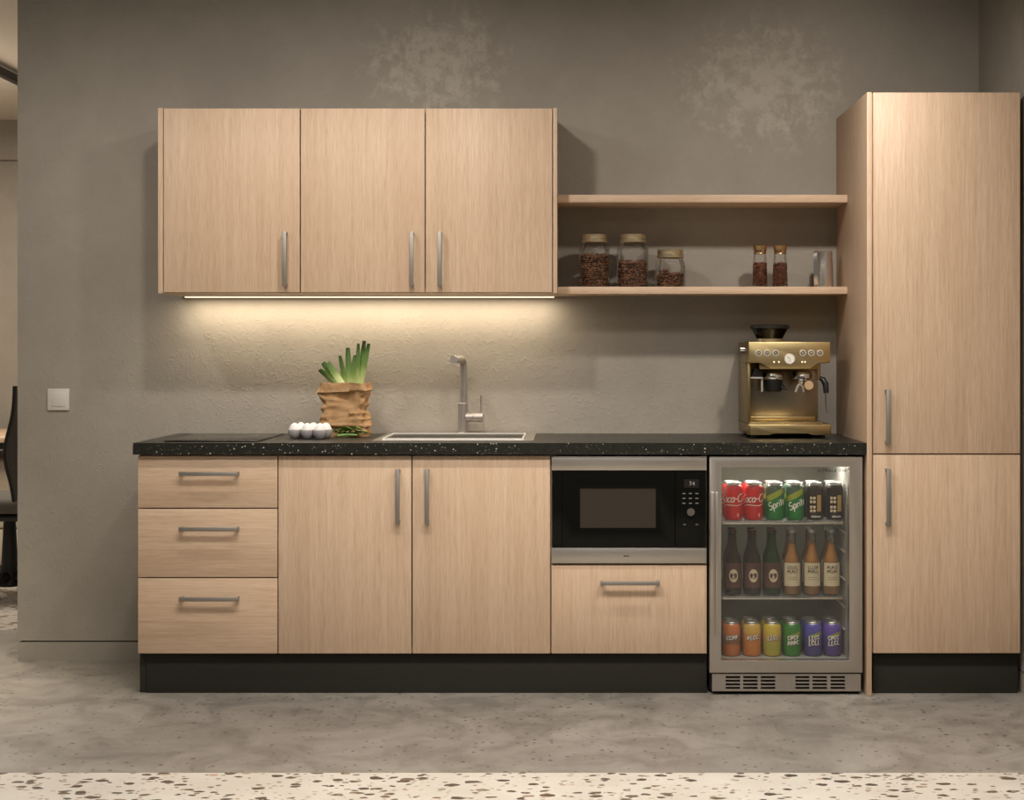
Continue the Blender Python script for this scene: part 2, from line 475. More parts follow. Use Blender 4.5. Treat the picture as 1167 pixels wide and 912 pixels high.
M['cartonedge'] = plain('plastic_edge', srgb(150, 142, 140), 0.4)
M['paper'] = paper_mat('brown_paper')
M['leek'] = zgrad('leek_leaf', [(0.0, srgb(222, 224, 184)), (0.35, srgb(184, 196, 126)), (0.62, srgb(102, 130, 62)), (1.0, srgb(54, 82, 34))], 0.5, noisy=0.18)
M['leaf'] = plain('leaf_green', srgb(96, 134, 58), 0.45)
M['leaflight'] = plain('leaf_pale', srgb(128, 160, 84), 0.5)
M['desk'] = wood('desk_wood', True)
M['cream'] = plain('cream_lacquer', srgb(196, 182, 160), 0.5)
M['mesh'] = plain('chair_mesh', srgb(74, 70, 64), 0.8)
M['fabric'] = plain('chair_fabric', srgb(92, 87, 80), 0.9)

# ------------------------------------------------------------------ the setting
YW = 0.62
XR = 1.629
XL = WX(20, YW)
ZC = 2.68
YT0, YT1 = CAMZ*FPX/(881-VPY) - CAMD, 1.28
struct('floor', MB().box(-6, XR+.15, YT0, YT1, -0.05, 0), M['floor'])
struct('floor.001', MB().box(-6, XR+.15, -7.0, YT0, -0.05, 0), M['terrazzo'])
struct('floor.002', MB().box(-6, XR+.15, YT1, 4.5, -0.05, 0), M['terrazzo'])
zb = WZ(731.5, YW)
struct('wall_back', MB().box(XL, XR+.15, YW, YW+.16, zb+.004, ZC), M['wall'])
struct('baseboard_back', MB().box(XL, XR+.15, YW, YW+.16, 0, zb-.002), M['wall'])
struct('gap_shade_back', MB().box(XL+.012, XR+.15, YW+.008, YW+.15, zb-.0019, zb+.0039), M['dark'])  # near-black strip paints in the shade of the gap above the baseboard
struct('wall_right', MB().box(XR, XR+.15, -2.2, YW, zb+.004, ZC), M['wallplain'])
struct('baseboard_right', MB().box(XR, XR+.15, -2.2, YW, 0, zb-.002), M['wallplain'])
struct('gap_shade_right', MB().box(XR+.008, XR+.15, -2.2, YW-.001, zb-.0019, zb+.0039), M['dark'])  # same painted-in gap shade along the right wall
struct('ceiling', MB().box(-6, XR+.15, -5.2, YW+.16, ZC, ZC+.08), M['ceildark'])
struct('ceiling.001', MB().box(-6, XR+.15, YW+.16, 4.5, ZC, ZC+.08), M['ceil'])
YF = 4.16
struct('wall_far', MB().box(-6, XL+1.5, YF, YF+.15, 0, ZC), M['wallplain'])
struct('trim_3', MB().box(-6, XL+1.5, YF-.05, YF, WZ(182, YF-.05), ZC), M['wallplain'])

# light switch
sx0, sz1 = W(55, 443, YW); sx1, sz0 = W(79.3, 467.6, YW)
t = thing('light_switch', 'square white light switch on the grey wall left of the counter', 'light switch', ((sx0+sx1)/2, YW, (sz0+sz1)/2))
part('switch_plate', MB().box(sx0, sx1, YW-.009, YW, sz0, sz1, .002), M['switch'], t)
part('rocker', MB().box(sx0+.014, sx1-.014, YW-.0125, YW-.008, sz0+.016, sz1-.014, .0015), M['switch'], t)

# ------------------------------------------------------------------ handles and cabinets
def handle_v(px, py0, py1, Y, parent, w=.0155):
    x, z1 = W(px, py0, Y-.033); z0 = WZ(py1, Y-.033)
    b = MB().box(x-w/2, x+w/2, Y-.037, Y-.029, z0, z1, .0015)
    for z in (z0+.006, z1-.006): b.box(x-w/2+.001, x+w/2-.001, Y-.032, Y, z-.005, z+.005, .001)
    return part('handle', b, M['handlez'], parent)
def handle_h(px0, px1, py, Y, parent, h=.0145):
    x0, z = W(px0, py, Y-.033); x1 = WX(px1, Y-.033)
    b = MB().box(x0, x1, Y-.037, Y-.029, z-h/2, z+h/2, .0015)
    for x in (x0+.006, x1-.006): b.box(x-.005, x+.005, Y-.032, Y, z-h/2+.001, z+h/2-.001, .001)
    return part('handle', b, M['handle'], parent)
def front(name, px0, px1, py0, py1, Y, mat, parent, th=.018):
    x0, z1 = W(px0, py0, Y); x1, z0 = W(px1, py1, Y)
    return part(name, MB().box(x0, x1, Y, Y+th, z0, z1, .0012), mat, parent)
def carcass(x0, x1, y0, y1, z0, z1, parent, top=True, th=.018, shelves=(), back=True):
    b = MB()
    b.box(x0, x0+th, y0, y1, z0, z1); b.box(x1-th, x1, y0, y1, z0, z1)
    b.box(x0+th, x1-th, y0, y1, z0, z0+th)
    if top: b.box(x0+th, x1-th, y0, y1, z1-th, z1)
    if back: b.box(x0+th, x1-th, y1-.008, y1, z0+th, z1-(th if top else 0))
    for z in shelves: b.box(x0+th, x1-th, y0, y1-.008, z-th, z)
    return part('carcass', b, M['wood'], parent)

YD = .02                                   # plane of the base fronts
ZP = WZ(745.2, YD)                         # underside of the fronts
ZT = .859                                  # top of the base carcasses
YB = .60
xa, xb, xc, xd = WX(157.3, YD), WX(316.7, YD), WX(627.6, YD), WX(805.7, YD)

t = thing('drawer_cabinet', 'light oak base cabinet of three drawers under the left end of the counter', 'cabinet', ((xa+xb)/2, .31, ZP))
carcass(xa, xb-.0005, YD+.019, YB, ZP, ZT, t)
for (p0, p1, hy) in ((519.6, 578.8, 540.3), (580.2, 658.0, 603.5), (659.4, 745.0, 683.3)):
    d = front('drawer', 157.3, 316.0, p0, p1, YD, M['woodh'], t)
    handle_h(203.5, 271, hy, YD, d)

t = thing('sink_cabinet', 'light oak base cabinet with two tall doors below the sink', 'cabinet', ((xb+xc)/2, .31, ZP))
carcass(xb, xc-.0005, YD+.019, YB, ZP, ZT, t, top=False)
d = front('door', 317.4, 468.8, 519.6, 745.0, YD, M['wood'], t); handle_v(453, 535, 597.5, YD, d)
d = front('door', 470.2, 626.9, 519.6, 745.0, YD, M['wood'], t); handle_v(486.3, 535, 597.5, YD, d)

zm0 = WZ(643.3, YD)
t = thing('microwave_cabinet', 'light oak base cabinet with one deep drawer under the microwave', 'cabinet', ((xc+xd)/2, .31, ZP))
carcass(xc, xd, YD+.019, YB, ZP, ZT, t, top=False, shelves=(zm0,))
d = front('drawer', 628.6, 805.4, 644.2, 745.0, YD, M['wood'], t); handle_h(684.5, 752, 665, YD, d)

# plinth under the base units
yp = .05
px0, px1 = WX(167, yp), WX(805.5, yp)
t = thing('plinth', 'long black plinth board under the base cabinets left of the fridge', 'plinth', ((px0+px1)/2, yp, 0))
part('plinth_board', MB().box(px0, px1, yp, yp+.016, 0, ZP-.002, .001), M['plinth'], t)
part('plinth_end', MB().box(WX(159.3, yp+.006), px0-.001, yp+.006, YB, 0, ZP-.002, .001), M['plinth'], t)

# countertop with the sink opening
ct0, ct1 = WX(151.3, 0), 1.0605
zc0, zc1 = .8605, .902
sxa, sxb, sya, syb = WX(448, .5)+.003, WX(600, .5)-.003, .145, .505
solo('countertop', MB().plate([ct0, sxa, sxb, ct1], [0, sya, syb, YW], zc0, zc1, {(1, 1)}), M['stone'],
     'long black speckled stone countertop over the base cabinets', 'countertop', (0, .31, zc0))

# tall cabinet
tx0 = 340/FPX*CAMD
tpx = WX(994, 0)
tx1 = WX(1162.6, .006)
ztop = WZ(105, 0)
t = thing('tall_cabinet', 'tall light oak cabinet with two doors at the right wall', 'cabinet', ((tx0+tx1)/2, .31, 0))
part('side_panel', MB().box(tx0, tpx-.0015, 0, YW-.001, 0.001, ztop, .001), M['wood'], t)
carcass(tpx, tx1-.012, .026, YB, WZ(745, .006), ztop-.001, t, shelves=(WZ(517.8, .006)+.009,))
d = front('door', 995.2, 1162.6, 105.4, 517.0, .006, M['wood'], t); handle_v(1012.6, 444, 506.5, .006, d)
d = front('door', 995.2, 1162.6, 518.6, 744.6, .006, M['wood'], t); handle_v(1013, 534.5, 600, .006, d)
part('plinth_board', MB().box(WX(995.3, .045), WX(1160, .045), .045, .061, 0, WZ(745, .006)-.003, .001), M['plinth'], t, label='black plinth board')

# wall cabinets
YU = .27
uz0, uz1 = WZ(334.2, YU), WZ(123, YU)
ux0, ux1, ux2 = WX(180, YU), WX(342.2, YU), WX(635, YU)
s0, s1 = WX(186, YU), WX(629.9, YU)
t = thing('wall_cabinet', 'light oak wall cabinet with one door, left of the double one', 'cabinet', ((ux0+ux1)/2, .44, uz0))
part('side_panel', MB().box(ux0, s0-.0015, YU, YW-.001, uz0, uz1, .001), M['wood'], t)
carcass(s0, ux1-.0005, YU+.02, YW-.001, uz0+.0012, uz1-.001, t, th=.016)
d = front('door', 186.6, 341.5, 123.6, 333.2, YU, M['wood'], t); handle_v(324, 264, 326.5, YU, d)
t = thing('wall_cabinet', 'light oak wall cabinet with a pair of doors, beside the open shelves', 'cabinet', ((ux1+ux2)/2, .44, uz0))
part('side_panel', MB().box(s1+.0015, ux2, YU, YW-.001, uz0, uz1, .001), M['wood'], t)
carcass(ux1, s1, YU+.02, YW-.001, uz0+.0012, uz1-.001, t, th=.016)
d = front('door', 342.9, 484.0, 123.6, 333.2, YU, M['wood'], t); handle_v(469, 264, 326.5, YU, d)
d = front('door', 485.2, 629.3, 123.6, 333.2, YU, M['wood'], t); handle_v(500.8, 264, 326.5, YU, d)
# strip light
lx0, lx1 = ux0+.033, ux2-.012
t = thing('strip_light', 'long warm glowing strip light under the wall cabinets', 'light', ((lx0+lx1)/2, .536, uz0))
part('light_housing', MB().box(lx0, lx1, .515, .557, uz0-.003, uz0+.001), M['steel'], t)
part('diffuser', MB().box(lx0+.002, lx1-.002, .526, .546, uz0-.0078, uz0-.003, .001), M['led'], t)
sl = area('strip_lamp', ((lx0+lx1)/2, .536, uz0-.0085), ((lx0+lx1)/2, .536, 0), lx1-lx0-.01, 6.2, (1.0, 0.86, 0.66), size_y=.018)
sl.rotation_euler = (0, 0, 0)

# open shelves
YS = .374
for (a, b, lab) in ((222, 230.6, 'upper empty light oak shelf between wall cabinet and tall cabinet'),
                    (326.8, 335, 'lower light oak shelf carrying the jars and mills')):
    z1, z0 = WZ(a, YS), WZ(b, YS)
    solo('wall_shelf', MB().box(ux2+.0005, tx0-.0005, YS, YW-.001, z0, z1, .001), M['woodh'], lab, 'shelf', ((ux2+tx0)/2, YW, z0))
ZS = WZ(326.8, YS)

# ------------------------------------------------------------------ stroke lettering
def arc(cx, cy, rx, ry, a0, a1, n=10):
    return [(cx+rx*math.cos(math.radians(a0+(a1-a0)*i/n)), cy+ry*math.sin(math.radians(a0+(a1-a0)*i/n))) for i in range(n+1)]
GL = {   # strokes in a cell of unit height; (width, strokes)
 'C': (.75, [arc(.42, .5, .36, .5, 50, 320, 14)]), 'o': (.5, [arc(.25, .3, .2, .3, 0, 360, 12)]),
 'c': (.46, [arc(.26, .3, .2, .3, 50, 330, 10)]), 'a': (.55, [arc(.25, .3, .2, .3, 0, 360, 12), [(.46, .58), (.46, .1), (.55, 0)]]),
 'l': (.32, [[(.05, .1), (.25, .7)] + arc(.18, .85, .09, .15, 0, 180, 6) + [(.1, .2), (.2, 0), (.3, .08)]]), '-': (.35, [[(.05, .4), (.3, .42)]]),
 'S': (.65, [arc(.33, .74, .26, .25, 40, 270, 10) + arc(.33, .25, .28, .25, 90, -140, 10)]),
 'p': (.5, [[(.1, .6), (.1, -.4)], arc(.26, .3, .18, .3, 0, 360, 12)]), 'r': (.38, [[(.1, .6), (.1, 0)], arc(.26, .3, .16, .28, 160, 50, 6)]),
 'i': (.22, [[(.11, .58), (.11, 0)], [(.11, .78), (.11, .88)]]), 't': (.38, [[(.17, .9), (.17, .1), (.3, 0)], [(.02, .6), (.34, .62)]]),
 'e': (.48, [[(.07, .32), (.42, .34)] + arc(.25, .3, .18, .3, 10, 320, 12)]),
 'K': (.6, [[(.08, 0), (.08, 1)], [(.55, 1), (.1, .45), (.55, 0)]]), 'I': (.25, [[(.12, 0), (.12, 1)]]), 'T': (.6, [[(.02, 1), (.58, 1)], [(.3, 1), (.3, 0)]]),
 'H': (.62, [[(.08, 0), (.08, 1)], [(.54, 0), (.54, 1)], [(.08, .5), (.54, .5)]]), 'E': (.52, [[(.5, 1), (.08, 1), (.08, 0), (.5, 0)], [(.08, .5), (.42, .5)]]),
 'N': (.64, [[(.08, 0), (.08, 1), (.55, 0), (.55, 1)]]), '7': (.55, [[(.05, 1), (.5, 1), (.2, 0)]]), '4': (.6, [[(.42, 0), (.42, 1), (.05, .3), (.55, .3)]]),
 '0': (.6, [arc(.3, .5, .23, .5, 0, 360, 14)]), '1': (.35, [[(.05, .8), (.2, 1), (.2, 0)]]), ' ': (.4, []), ':': (.2, [[(.1, .2), (.1, .3)], [(.1, .65), (.1, .75)]]),
}
def text_lines(s, h, shear=0.0, gap=.12, rot=0.0):
    x = 0; out = []
    for ch in s:
        w, st = GL[ch]
        for p in st: out.append([((x+a+b*shear)*h, b*h) for a, b in p])
        x += w+gap
    wd = (x-gap)*h; c, sn = math.cos(rot), math.sin(rot)
    return [[((a-wd/2)*c-(b-h/2)*sn, (a-wd/2)*sn+(b-h/2)*c) for a, b in p] for p in out], wd
def write(mb, s, h, w, f, cx=0, cz=0, shear=0.0, gap=.12, rot=0.0):
    for p in text_lines(s, h, shear, gap, rot)[0]:
        mb.stroke([(cx+a, cz+b) for a, b in p], w, f)
    return mb
def scrawl(mb, cx, cz, wd, h, w, f, seed, n=6, rot=0.12):
    """a line of unreadable printed script"""
    r = random.Random(seed)
    for i in range(n):
        x = cx-wd/2+wd*(i+.5)/n; s = wd/n
        z = cz+(x-cx)*rot
        k = r.choice((0, 1, 2))
        k = k if n != 4 else k
        if k == 0: mb.stroke([(x-s*.1, z+h*.5), (x-s*.3, z-h*.5), (x+s*.4, z-h*.45)], w, f)
        elif k == 1: mb.stroke([(x+q[0]*s*.36, z+q[1]*h*.4) for q in arc(0, 0, 1, 1, 20, 330, 10)], w, f)
        else: mb.stroke([(x-s*.4, z-h*.5), (x-s*.2, z+h*.5), (x+s*.1, z-h*.3), (x+s*.35, z+h*.4)], w, f)
    return mb

# ------------------------------------------------------------------ hob, sink, faucet
hz = zc1
hx0, hx1, hy0, hy1 = -1.455, -1.116, .055, .54
t = thing('hob', 'flat black glass hob set in the counter above the drawers', 'hob', ((hx0+hx1)/2, .3, hz))
part('glass_plate', MB().box(hx0, hx1, hy0, hy1, hz, hz+.005, .0015), M['hob'], t)
for cy, r in ((.19, .075), (.40, .095)):
    b = MB()
    rr = [(r-.0015, 0), (r+.0015, 0)]
    cxh = (hx0+hx1)/2
    A = b.ring([(cxh+(r-.0012)*math.cos(q*math.pi/24), cy+(r-.0012)*math.sin(q*math.pi/24), hz+.0053) for q in range(48)])
    B = b.ring([(cxh+(r+.0012)*math.cos(q*math.pi/24), cy+(r+.0012)*math.sin(q*math.pi/24), hz+.0053) for q in range(48)])
    b.loft([A, B], True)
    part('cooking_zone', b, M['greymark'], t, label='thin grey cooking ring')
for q in range(4): part('touch_key', MB().box(-1.245+q*.03, -1.235+q*.03, .075, .081, hz+.005, hz+.0054), M['greymark'], t)

fx0, fx1, fy0, fy1 = -.713, -.128, .085, .598
t = thing('sink', 'stainless steel sink sunk into the counter under the faucet', 'sink', ((fx0+fx1)/2, .33, zc1))
part('rim', MB().plate([fx0, sxa+.002, sxb-.002, fx1], [fy0, sya+.002, syb-.002, fy1], zc1, zc1+.003, {(1, 1)}), M['sink'], t)
b = MB(); e = .0015; zb0 = .72
b.box(sxa+.001, sxa+.003, sya+.001, syb-.001, zb0, zc1+.003); b.box(sxb-.003, sxb-.001, sya+.001, syb-.001, zb0, zc1+.003)
b.box(sxa+.003, sxb-.003, sya+.001, sya+.003, zb0, zc1+.003); b.box(sxa+.003, sxb-.003, syb-.003, syb-.001, zb0, zc1+.003)
b.box(sxa+.001, sxb-.001, sya+.001, syb-.001, zb0-.002, zb0)
bowl = part('bowl', b, M['sink'], t)
part('lip', MB().plate([sxa-.002, sxa+.004, sxb-.004, sxb+.002], [sya-.002, sya+.004, syb-.004, syb+.002], zc1+.003, zc1+.0085, {(1, 1)}), M['lip'], bowl, label='bright bowl edge')
part('drain', MB().lathe([(0, .001), (.03, .001), (.042, .003), (.044, 0)], ((sxa+sxb)/2, .33, zb0)), M['chrome'], bowl)

fx, fy = WX(527.3, .55), .55
t = thing('faucet', 'straight grey metal faucet with a side lever behind the sink', 'faucet', (fx, fy, zc1+.003))
zf = zc1+.003
part('body', MB().lathe([(0, 0), (.021, 0), (.021, .004), (.0185, .006), (.0185, .119), (.0170, .121), (0, .121)], (fx, fy, zf)), M['faucet'], t)
tx, sp = fx+.003, []
zt = WZ(409.5, .55)
pts = [(tx, fy, zf+.12), (tx, fy, zt-.022)]
for q in range(1, 6):
    a = math.radians(90*q/5); pts.append((tx-.001*q, fy-.022*(1-math.cos(a)), zt-.022+.022*math.sin(a)))
pts += [(tx-.012, fy-.10, zt), (tx-.02, fy-.2, zt-.001)]
sp = part('spout', MB().tube(pts, .0135, 20), M['faucet'], t)
part('nozzle', MB().cyl((tx-.0195, fy-.195, zt), (tx-.0215, fy-.222, zt-.001), .0150, None, 20), M['faucet'], sp)
zl = WZ(475.8, .55)
lv = part('lever_base', MB().cyl((fx+.012, fy, zl), (WX(539, .55), fy, zl), .0180), M['faucet'], t)
part('lever_hub', MB().cyl((WX(539.4, .55), fy, zl), (WX(550.3, .55), fy, zl), .0185), M['faucet'], lv)
xl = WX(548.3, .55)
part('lever', MB().cyl((xl, fy, zl+.015), (xl, fy, WZ(451, .55)), .0038, None, 12), M['faucet'], lv)

# ------------------------------------------------------------------ microwave
x0, x1 = WX(628.8, .012), WX(805.4, .012)
def mz(py): return WZ(py, .012)
t = thing('microwave', 'built-in black and steel microwave under the counter beside the fridge', 'microwave', ((x0+x1)/2, .25, mz(642)))
part('body', MB().box(xc+.02, xd-.02, .041, .46, mz(642)+.004, ZT-.012), M['black'], t)
part('trim_strip', MB().box(x0, x1, .012, .04, mz(536.2), mz(520.3), .001), M['steel'], t, label='upper brushed steel strip')
ts = part('trim_strip', MB().box(x0, x1, .012, .04, mz(642.2), mz(624.8), .001), M['steel'], t, label='lower brushed steel strip')
b = MB()
for i, q in enumerate((.0, .0032, .0064, .0096, .0128)):
    cxm = WX(710.8, .012)+q*2.7/2.2
    b.box(cxm, cxm+.0024, .0114, .0121, mz(634.8), mz(633), 0)
part('lettering', b, M['dark'], ts, label='small dark maker lettering')
xm = WX(769.5, .012); xq = WX(640.5, .012)
part('side_strip', MB().box(x0+.001, xq-.0008, .016, .04, mz(624.4), mz(536.6), .001), M['blackgloss'], t)
wx0, wx1 = WX(661, .016), WX(747.5, .016)
d = part('door', MB().frame_xz(xq, xm, mz(624.4), mz(536.6), wx0, wx1, mz(602), mz(556.5), .016, .04, .001), M['blackgloss'], t)
part('window', MB().box(wx0, wx1, .019, .03, mz(602), mz(556.5), .0), M['window_mw'], d, label='grey see-through door window')
cp = part('control_panel', MB().box(xm+.0015, x1-.001, .016, .04, mz(624.4), mz(536.6), .001), M['blackgloss'], t)
ff = lambda yy: (lambda u, v: (u, yy, v))
dx0, dx1 = WX(779.5, .016), WX(796.5, .016)
dp = part('display', MB().box(dx0, dx1, .0152, .017, mz(556), mz(546.5)), plain('display_glass', srgb(34, 30, 28), 0.2), cp)
part('digits', write(MB(), '7:4', .0125, .0018, ff(.0149), (dx0+dx1)/2+.002, mz(551.3), gap=.1), M['display'], dp)
for ry in (562.6, 568.2, 573.8):
    for rx in (779.4, 786.8, 794.2):
        bx, bz = W(rx, ry, .016)
        part('button', MB().box(bx-.0055, bx+.0055, .0148, .0165, bz-.0018, bz+.0018, .0006), M['greymark'], cp)
for rx in (780, 794.3):
    bx, bz = W(rx, 598, .016)
    part('button', MB().box(bx-.005, bx+.005, .0148, .0165, bz-.0013, bz+.0013, .0005), M['greymark'], cp)
kx, kz = W(787.2, 583.6, .01)
part('knob', MB().cyl((kx, .0165, kz), (kx, .004, kz), .0145, .0138, 28), M['chrome'], cp)

# ------------------------------------------------------------------ drinks fridge
FX0, FX1 = WX(808.6, .012), WX(983, .012)
def fz(py): return WZ(py, .012)
zf1, zf0 = fz(520.6), .006
zdoor0 = fz(767)
t = thing('drinks_fridge', 'stainless steel glass-door drinks fridge full of cans and bottles', 'fridge', ((FX0+FX1)/2, .3, 0))
ix0, ix1 = WX(822, .012), WX(968, .012)
iz0, iz1 = fz(754)+.001, fz(532)+.006
b = MB()
bx0, bx1, by0, by1 = FX0+.004, FX1-.004, .052, .585
b.box(bx0, ix0-.004, by0, by1, .012, zf1-.004); b.box(ix1+.004, bx1, by0, by1, .012, zf1-.004)
b.box(ix0-.004, ix1+.004, by0, by1, iz1, zf1-.004); b.box(ix0-.004, ix1+.004, by0, by1, .012, iz0-.004)
part('body', b, M['black'], t)
b = MB()
b.box(ix0-.004, ix0-.001, by0, .56, iz0-.004, iz1); b.box(ix1+.001, ix1+.004, by0, .56, iz0-.004, iz1)
b.box(ix0-.001, ix1+.001, by0, .56, iz0-.004, iz0-.001); b.box(ix0-.001, ix1+.001, by0, .56, iz1-.003, iz1)
ln = part('liner', b, M['liner'], t, label='pale inner lining')
part('back_panel', MB().box(ix0-.001, ix1+.001, .556, .56, iz0-.001, iz1-.003), M['linerback'], ln)
for z in (.30, .40, .50, .57, .22):
    part('shelf_support', MB().box(ix1-.006, ix1+.001, .10, .50, z-.004, z+.004, .002), M['liner'], ln)
part('lamp', MB().box(ix0+.02, ix1-.02, .150, .190, iz1-.009, iz1-.003, .001), M['fridgeled'], ln, label='glowing interior lamp strip')
d = part('door', MB().frame_xz(FX0, FX1, zdoor0, zf1, ix0, ix1, fz(753.2), fz(532.3), .012, .050, .002), M['steelz'], t)
g = part('glass', MB().box(ix0-.003, ix1+.003, .030, .034, fz(753.2)-.003, fz(532.3)+.003), M['doorglass'], d)
part('lettering', write(MB(), 'KITCHEN 740', .0085, .0017, ff(.0292), WX(948.5, .03), WZ(536.5, .03), gap=.55), M['dark'], d, label='small dark lettering on the glass')
b = MB().box(WX(810, -.012), WX(813.6, -.012), -.014, .002, WZ(724, -.01), WZ(561, -.01), .002)
b.box(WX(810.3, .0), WX(813.4, .0), .0, .014, WZ(570, -.01), WZ(564, -.01)); b.box(WX(810.3, .0), WX(813.4, .0), .0, .014, WZ(721, -.01), WZ(715, -.01))
b.box(WX(815.5, .012), WX(818.2, .012), .007, .013, fz(724), fz(561), .001)
part('handle', b, M['steelz'], d)
gy = .022
gx0, gx1 = WX(811.5, gy), WX(981, gy)
gz1, gz0 = WZ(768.3, gy), WZ(788, gy)
cols = [(827, 843.5), (847, 863.5), (867, 883.5), (906.5, 922.5), (926, 942.5), (946.5, 963)]
rows = [(770.8, 773.2), (774.9, 777.3), (779, 781.4), (783, 785.4)]
xs = [gx0]+[WX(q, gy) for c in cols for q in c]+[gx1]
zs = [gz0]+sorted([WZ(q, gy) for r in rows for q in r])+[gz1]
gb = MB().plate(xs, zs, -.012, 0, {(1+2*i, 1+2*j) for i in range(6) for j in range(4)})
bmesh.ops.rotate(gb.bm, verts=gb.bm.verts, cent=(0, 0, 0), matrix=Matrix.Rotation(math.pi/2, 3, 'X'))
bmesh.ops.translate(gb.bm, verts=gb.bm.verts, vec=(0, gy, 0))
gr = part('grille', gb, M['steel'], t, label='slotted steel ventilation grille')
part('vent_backing', MB().box(gx0+.004, gx1-.004, gy+.014, gy+.018, gz0+.001, gz1-.001), M['dark'], gr)
part('foot', MB().box(gx0+.002, gx0+.05, .045, .09, 0, .0125), M['dark'], t); part('foot', MB().box(gx1-.05, gx1-.002, .045, .09, 0, .0125), M['dark'], t)
part('foot', MB().box(gx0+.002, gx0+.05, .5, .55, 0, .0125), M['dark'], t); part('foot', MB().box(gx1-.05, gx1-.002, .5, .55, 0, .0125), M['dark'], t)
ZSH = (WZ(592.6, .12), WZ(677.6, .12))
for z in ZSH:
    s = part('shelf', MB().box(ix0+.002, ix1-.007, .078, .52, z-.007, z-.0008, .0), M['shelfglass'], t, label='clear glass fridge shelf')
    part('shelf_edge', MB().box(ix0+.002, ix1-.007, .068, .078, z-.0105, z-.0008, .002), M['chrome'], s)

YC, YC2 = .122, .20
def can(name, label, px, z, r, h, mat, decor, group, Y=YC, seed=0):
    X = WX(px, Y)
    t = thing(name, label, 'can', (X, Y, z), group)
    k = h/.122; q = r/.033
    S = lambda P: [(a*q, b*k) for a, b in P]
    part('can_body', MB().lathe(S([(.0255, .001), (.029, .0025), (.033, .010), (.033, .103), (.0315, .108), (.0275, .1145)]), n=32), mat, t, local=True)
    part('base_rim', MB().lathe(S([(0, .004), (.022, .004), (.0245, .0), (.0258, .0012)]), n=32), M['cansilver'], t, label='silver base rim', local=True)
    part('lid', MB().lathe(S([(.0275, .1145), (.0268, .116), (.0282, .1205), (.0272, .122), (.0255, .1205), (.0248, .1165), (0, .1165)]), n=32), M['cansilver'], t, label='silver lid', local=True)
    part('pull_tab', MB().box(-.006, .006, -.004, .016, .1168*k, .1182*k, .0004), M['cansilver'], t, local=True)
    f = lambda u, v: wrap(r+.0007, u, v)
    decor(t, f, r, h, seed)
    return t
def d_cola(t, f, r, h, seed):
    part('lettering', write(MB(), 'Coca-Cola', .028, .0034, f, .010, h*.60, shear=.28, gap=.0, rot=.04), M['white'], t, label='white script lettering', local=True)
    part('stripe', MB().stroke([(-.05, h*.38), (-.02, h*.42), (.02, h*.40), (.05, h*.47)], .0022, f), M['white'], t, label='thin white wave', local=True)
    part('print_block', MB().stroke([(.022, h*.10), (.022, h*.2)], .007, f), plain('pale_red_print', srgb(222, 150, 140), .5), t, label='small pale print', local=True)
LIME = plain('lime_print', srgb(150, 160, 52), .45); GOLDP = plain('gold_print', srgb(176, 142, 84), .45)
def d_sprite(t, f, r, h, seed):
    part('stripe', MB().stroke([(-.04, h*.56), (-.01, h*.66), (.03, h*.82)], .020, lambda u, v: wrap(r+.0004, u, v)), LIME, t, label='slanting lime stripe', local=True)
    part('lettering', write(MB(), 'Sprite', .026, .0042, f, .0, h*.45, shear=.2, gap=.02, rot=.36), M['white'], t, label='slanting white lettering', local=True)
CREAMP = plain('cream_print', srgb(214, 196, 166), .5)
def d_black(t, f, r, h, seed):
    b = MB()
    for zz, n in ((.60, 2), (.50, 2), (.36, 2), (.26, 2)):
        for i in range(n):
            b.stroke([(-.020+i*.012, h*(zz-.035)), (-.020+i*.012, h*(zz+.035))], .008, f)
            b.stroke([(-.020+i*.012-.004, h*zz), (-.014+i*.012, h*zz+.002)], .004, f)
    part('print_block', b, CREAMP, t, label='cream block characters', local=True)
    part('emblem', MB().patch(r+.0006, .08, .62, h*.24, h*.68, 8), GOLDP, t, label='gold upright panel', local=True)
    part('lettering', scrawl(MB(), 0, h*.11, .036, .006, .0022, f, seed+3, 8, 0), M['white'], t, label='row of small white characters', local=True)
DARKP = plain('dark_print', srgb(70, 50, 46), .5)
def d_soda(flash, lines, lab):
    def d(t, f, r, h, seed):
        f0 = lambda u, v: wrap(r+.0004, u, v)
        if flash: part('stripe', MB().stroke([(-.012, h*.58), (.028, h*.70)], .012, f0), flash, t, label='slanting pale flash', local=True)
        sh = MB(); wt = MB()
        for i in range(lines):
            zz = h*(.56-.15*i)
            scrawl(sh, .001, zz-.0015, .044, .017, .0062, f0, seed*7+i, 4, .12); scrawl(wt, 0, zz, .044, .017, .0036, f, seed*7+i, 4, .12)
        part('letter_shadow', sh, DARKP, t, label='dark outline of lettering', local=True)
        part('lettering', wt, M['white'], t, label=lab, local=True)
    return d
mred = plain('red_can_paint', srgb(196, 22, 24), .32); mgrn = zgrad('green_can_paint', [(0, srgb(22, 120, 48)), (.6, srgb(24, 112, 46)), (.85, srgb(70, 92, 74))], .32)
mblk = plain('black_can_paint', srgb(40, 28, 22), .35)
ht, rt = .136, .0338
row1 = [('soda_can', 'red', 'red cola can at the left end of the top fridge shelf', 836.0, mred, d_cola), ('soda_can', 'red', 'red cola can second from left on the top fridge shelf', 859.2, mred, d_cola),
        ('soda_can', 'green', 'green lemonade can beside the red cans on the top fridge shelf', 883.0, mgrn, d_sprite), ('soda_can', 'green', 'green lemonade can beside the black cans on the top fridge shelf', 906.0, mgrn, d_sprite),
        ('coffee_can', 'black', 'black and gold can beside the green cans on the top fridge shelf', 928.4, mblk, d_black), ('coffee_can', 'black', 'black and gold can at the right end of the top fridge shelf', 951.0, mblk, d_black)]
G1 = 'cans in the front row of the top fridge shelf'; G1b = 'cans behind the front row on the top fridge shelf'
def rear(o, label, group, dx=0.0):
    c = copy_tree(o); c.location = (o.location.x+dx, YC2, o.location.z); c['label'] = label; c['group'] = group
    return c
